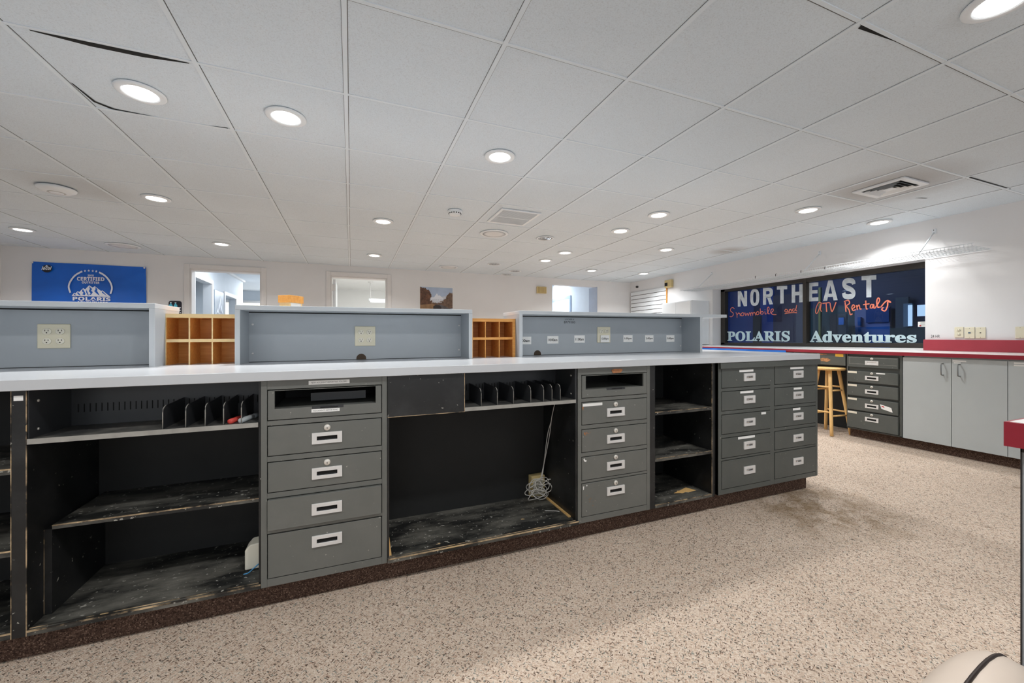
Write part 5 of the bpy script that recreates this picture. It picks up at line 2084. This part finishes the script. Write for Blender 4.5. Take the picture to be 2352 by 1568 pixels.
o = lambda x, y: (2090 + x / 7.84, 700 + y / 7.84)
for lab, xa, xb, ya, yb, k in (('almond outlet plate nearest the dark window', 805, 970, 398, 590, 'outlet'), ('almond plate with a blue data jack, middle of three', 985, 1172, 402, 604, 'data'),
                               ('almond plate with a black phone jack, right of the data jack', 1184, 1370, 402, 604, 'phone'), ('blank almond plate apart from the other three at the right', 1900, 2080, 392, 604, 'blank')):
    p, q = o(xa, ya), o(xb, yb)
    wall_plate(lab, p[0], q[0], p[1], q[1], k)
m = MB(INK)
ya, za = rx(*o(380, 540), XR)
yb, zb = rx(*o(540, 588), XR)
vs, fs = glyphs('24 HR', 0.0)
m.add([(XR - 0.0008, ya + (yb - ya) * a, zb + (za - zb) * b) for a, b in vs], fs)
w = m.build('wall_handwriting')
tag(w, 'black handwritten 24 HR on the right wall above the backsplash', 'handwriting')

# ------------------------------------------------------------------ wooden stool
SX, SYY = 4.73, 2.76
st = thing('bar_stool', 'round wooden bar stool with double rungs half under the red counter', 'stool', on_floor(SX, SYY), rz=-0.12)
HS = 0.70
m = MB(PINE)
m.lathe([(0.0, HS - 0.03), (0.135, HS - 0.03), (0.148, HS - 0.022), (0.152, HS - 0.012), (0.147, HS - 0.003), (0.12, HS), (0.0, HS)], (0, 0, 0), n=40)
m.build('seat', st, local=True)
tops, feet = [], []
for k in range(4):
    a = math.pi / 4 + math.pi / 2 * k
    tops.append(Vector((0.085 * math.cos(a), 0.085 * math.sin(a), HS - 0.03)))
    feet.append(Vector((0.185 * math.cos(a), 0.185 * math.sin(a), 0.0)))
for k in range(4):
    m = MB(PINE)
    m.tube([tops[k].lerp(feet[k], q / 6) for q in range(7)], 0.017, 12, r1=0.0155)
    m.build('leg', st, local=True)
for lev, off in ((0.20, 0.0), (0.46, 0.0)):
    for k in range(4):
        h = lev + (0.035 if k % 2 else 0.0)
        f = 1 - h / (HS - 0.03)
        p, q = tops[k].lerp(feet[k], f), tops[(k + 1) % 4].lerp(feet[(k + 1) % 4], f)
        m = MB(PINE)
        m.tube([p, p.lerp(q, 0.5), q], 0.009, 10)
        m.build('rung', st, local=True)

# ------------------------------------------------------------------ near counter end and chair at the lower right
ZN = 0.93 - lift(0.8, 0.2)
m = MB(TOP_WHITE, RED)
m.box(0.766, 1.75, -0.62, 0.240, ZN - 0.030, ZN)
m.mat(RED)
m.box(0.762, 0.766, -0.62, 0.244, ZN - 0.031, ZN - 0.0006)
m.box(0.766, 1.75, 0.240, 0.244, ZN - 0.031, ZN - 0.0006)
tag(m.build('red_counter', floor=True), 'corner of a white counter top with a thick red edge close at the right', 'counter top')
m = MB(plain('grey_end_panel', srgb(150, 154, 158), 0.45, var=0.02))
m.box(0.792, 1.70, -0.60, 0.2385, 0.0, ZN - 0.04)
m.mat(plain('black_edge', srgb(40, 36, 36), 0.5))
m.box(0.7912, 0.7935, 0.2380, 0.2392, 0.0, ZN - 0.032)
m.box(0.7912, 1.70, -0.60, 0.2392, ZN - 0.041, ZN - 0.032)
tag(m.build('counter_cabinet', floor=True), 'grey end panel below the near red-edged counter top', 'counter base')

ch = thing('chair', 'tan vinyl chair with dark piping, only the top of its back showing', 'chair', on_floor(0.530, 0.195), rz=0.14)


def cushion(m, w, d, h, n=4.0, seg=40, rings=20, at=(0, 0, 0), dome=0.0):
    """a stuffed cushion: rounded in plan and in section"""
    vs, fs = [], []
    sp = lambda c, e: math.copysign(abs(c) ** e, c)
    for i in range(rings + 1):
        ph = -math.pi / 2 + math.pi * i / rings
        for k in range(seg):
            th_ = 2 * math.pi * k / seg
            cx = sp(math.cos(ph), 2 / 2.6)
            x = w / 2 * cx * sp(math.cos(th_), 2 / n)
            z = h / 2 * cx * sp(math.sin(th_), 2 / n)
            y = d / 2 * sp(math.sin(ph), 2 / 2.6)
            vs.append((at[0] + x, at[1] + y - dome * (x / w) ** 2, at[2] + z))
    for i in range(rings):
        for k in range(seg):
            fs.append((i * seg + k, i * seg + (k + 1) % seg, (i + 1) * seg + (k + 1) % seg, (i + 1) * seg + k))
    m.add(vs, fs, True)


m = MB(VINYL)
cushion(m, 0.44, 0.11, 0.30, 3.0, at=(0, 0, 0.56))
bkc = m.build('back_cushion', ch, local=True)
m = MB(PIPING)
sp = lambda c, e: math.copysign(abs(c) ** e, c)
pts = [(0.22 * 0.998 * sp(math.cos(2 * math.pi * k / 60), 2 / 3.0), 0.004, 0.56 + 0.15 * 0.998 * sp(math.sin(2 * math.pi * k / 60), 2 / 3.0)) for k in range(60)]
m.tube(pts, 0.0019, 8, closed=True)
m.build('piping', bkc, local=True)
m = MB(VINYL)
vs0 = len(m.v)
sm = MB(VINYL)
cushion(sm, 0.44, 0.09, 0.42, 4.0)
m.add([(x, z - 0.27, y + 0.40) for x, y, z in sm.v], sm.f, True)
m.build('seat_cushion', ch, local=True)
m = MB(RUBBER)
m.tube([(0, -0.10, 0.35), (0, 0.03, 0.35), (0, 0.06, 0.40), (0, 0.05, 0.50)], 0.014, 10)
m.build('back_post', ch, local=True)
m = MB(CHROME)
m.lathe([(0.03, 0.06), (0.03, 0.2), (0.022, 0.2), (0.022, 0.365), (0.10, 0.366)], (0, -0.27, 0), n=20)
m.build('column', ch, local=True)
for k in range(5):
    a = 2 * math.pi * k / 5 + 0.3
    c, s = math.cos(a), math.sin(a)
    m = MB(RUBBER)
    m.tube([(0, -0.27, 0.085), (0.11 * c, -0.27 + 0.11 * s, 0.078), (0.165 * c, -0.27 + 0.165 * s, 0.06)], 0.018, 10, r1=0.012)
    lg = m.build('base_leg', ch, local=True)
    m = MB(RUBBER)
    m.lathe([(0.025, -0.012), (0.025, 0.012)], (0.165 * c, -0.27 + 0.165 * s, 0.025), 'x', 16)
    m.build('caster', lg, local=True)
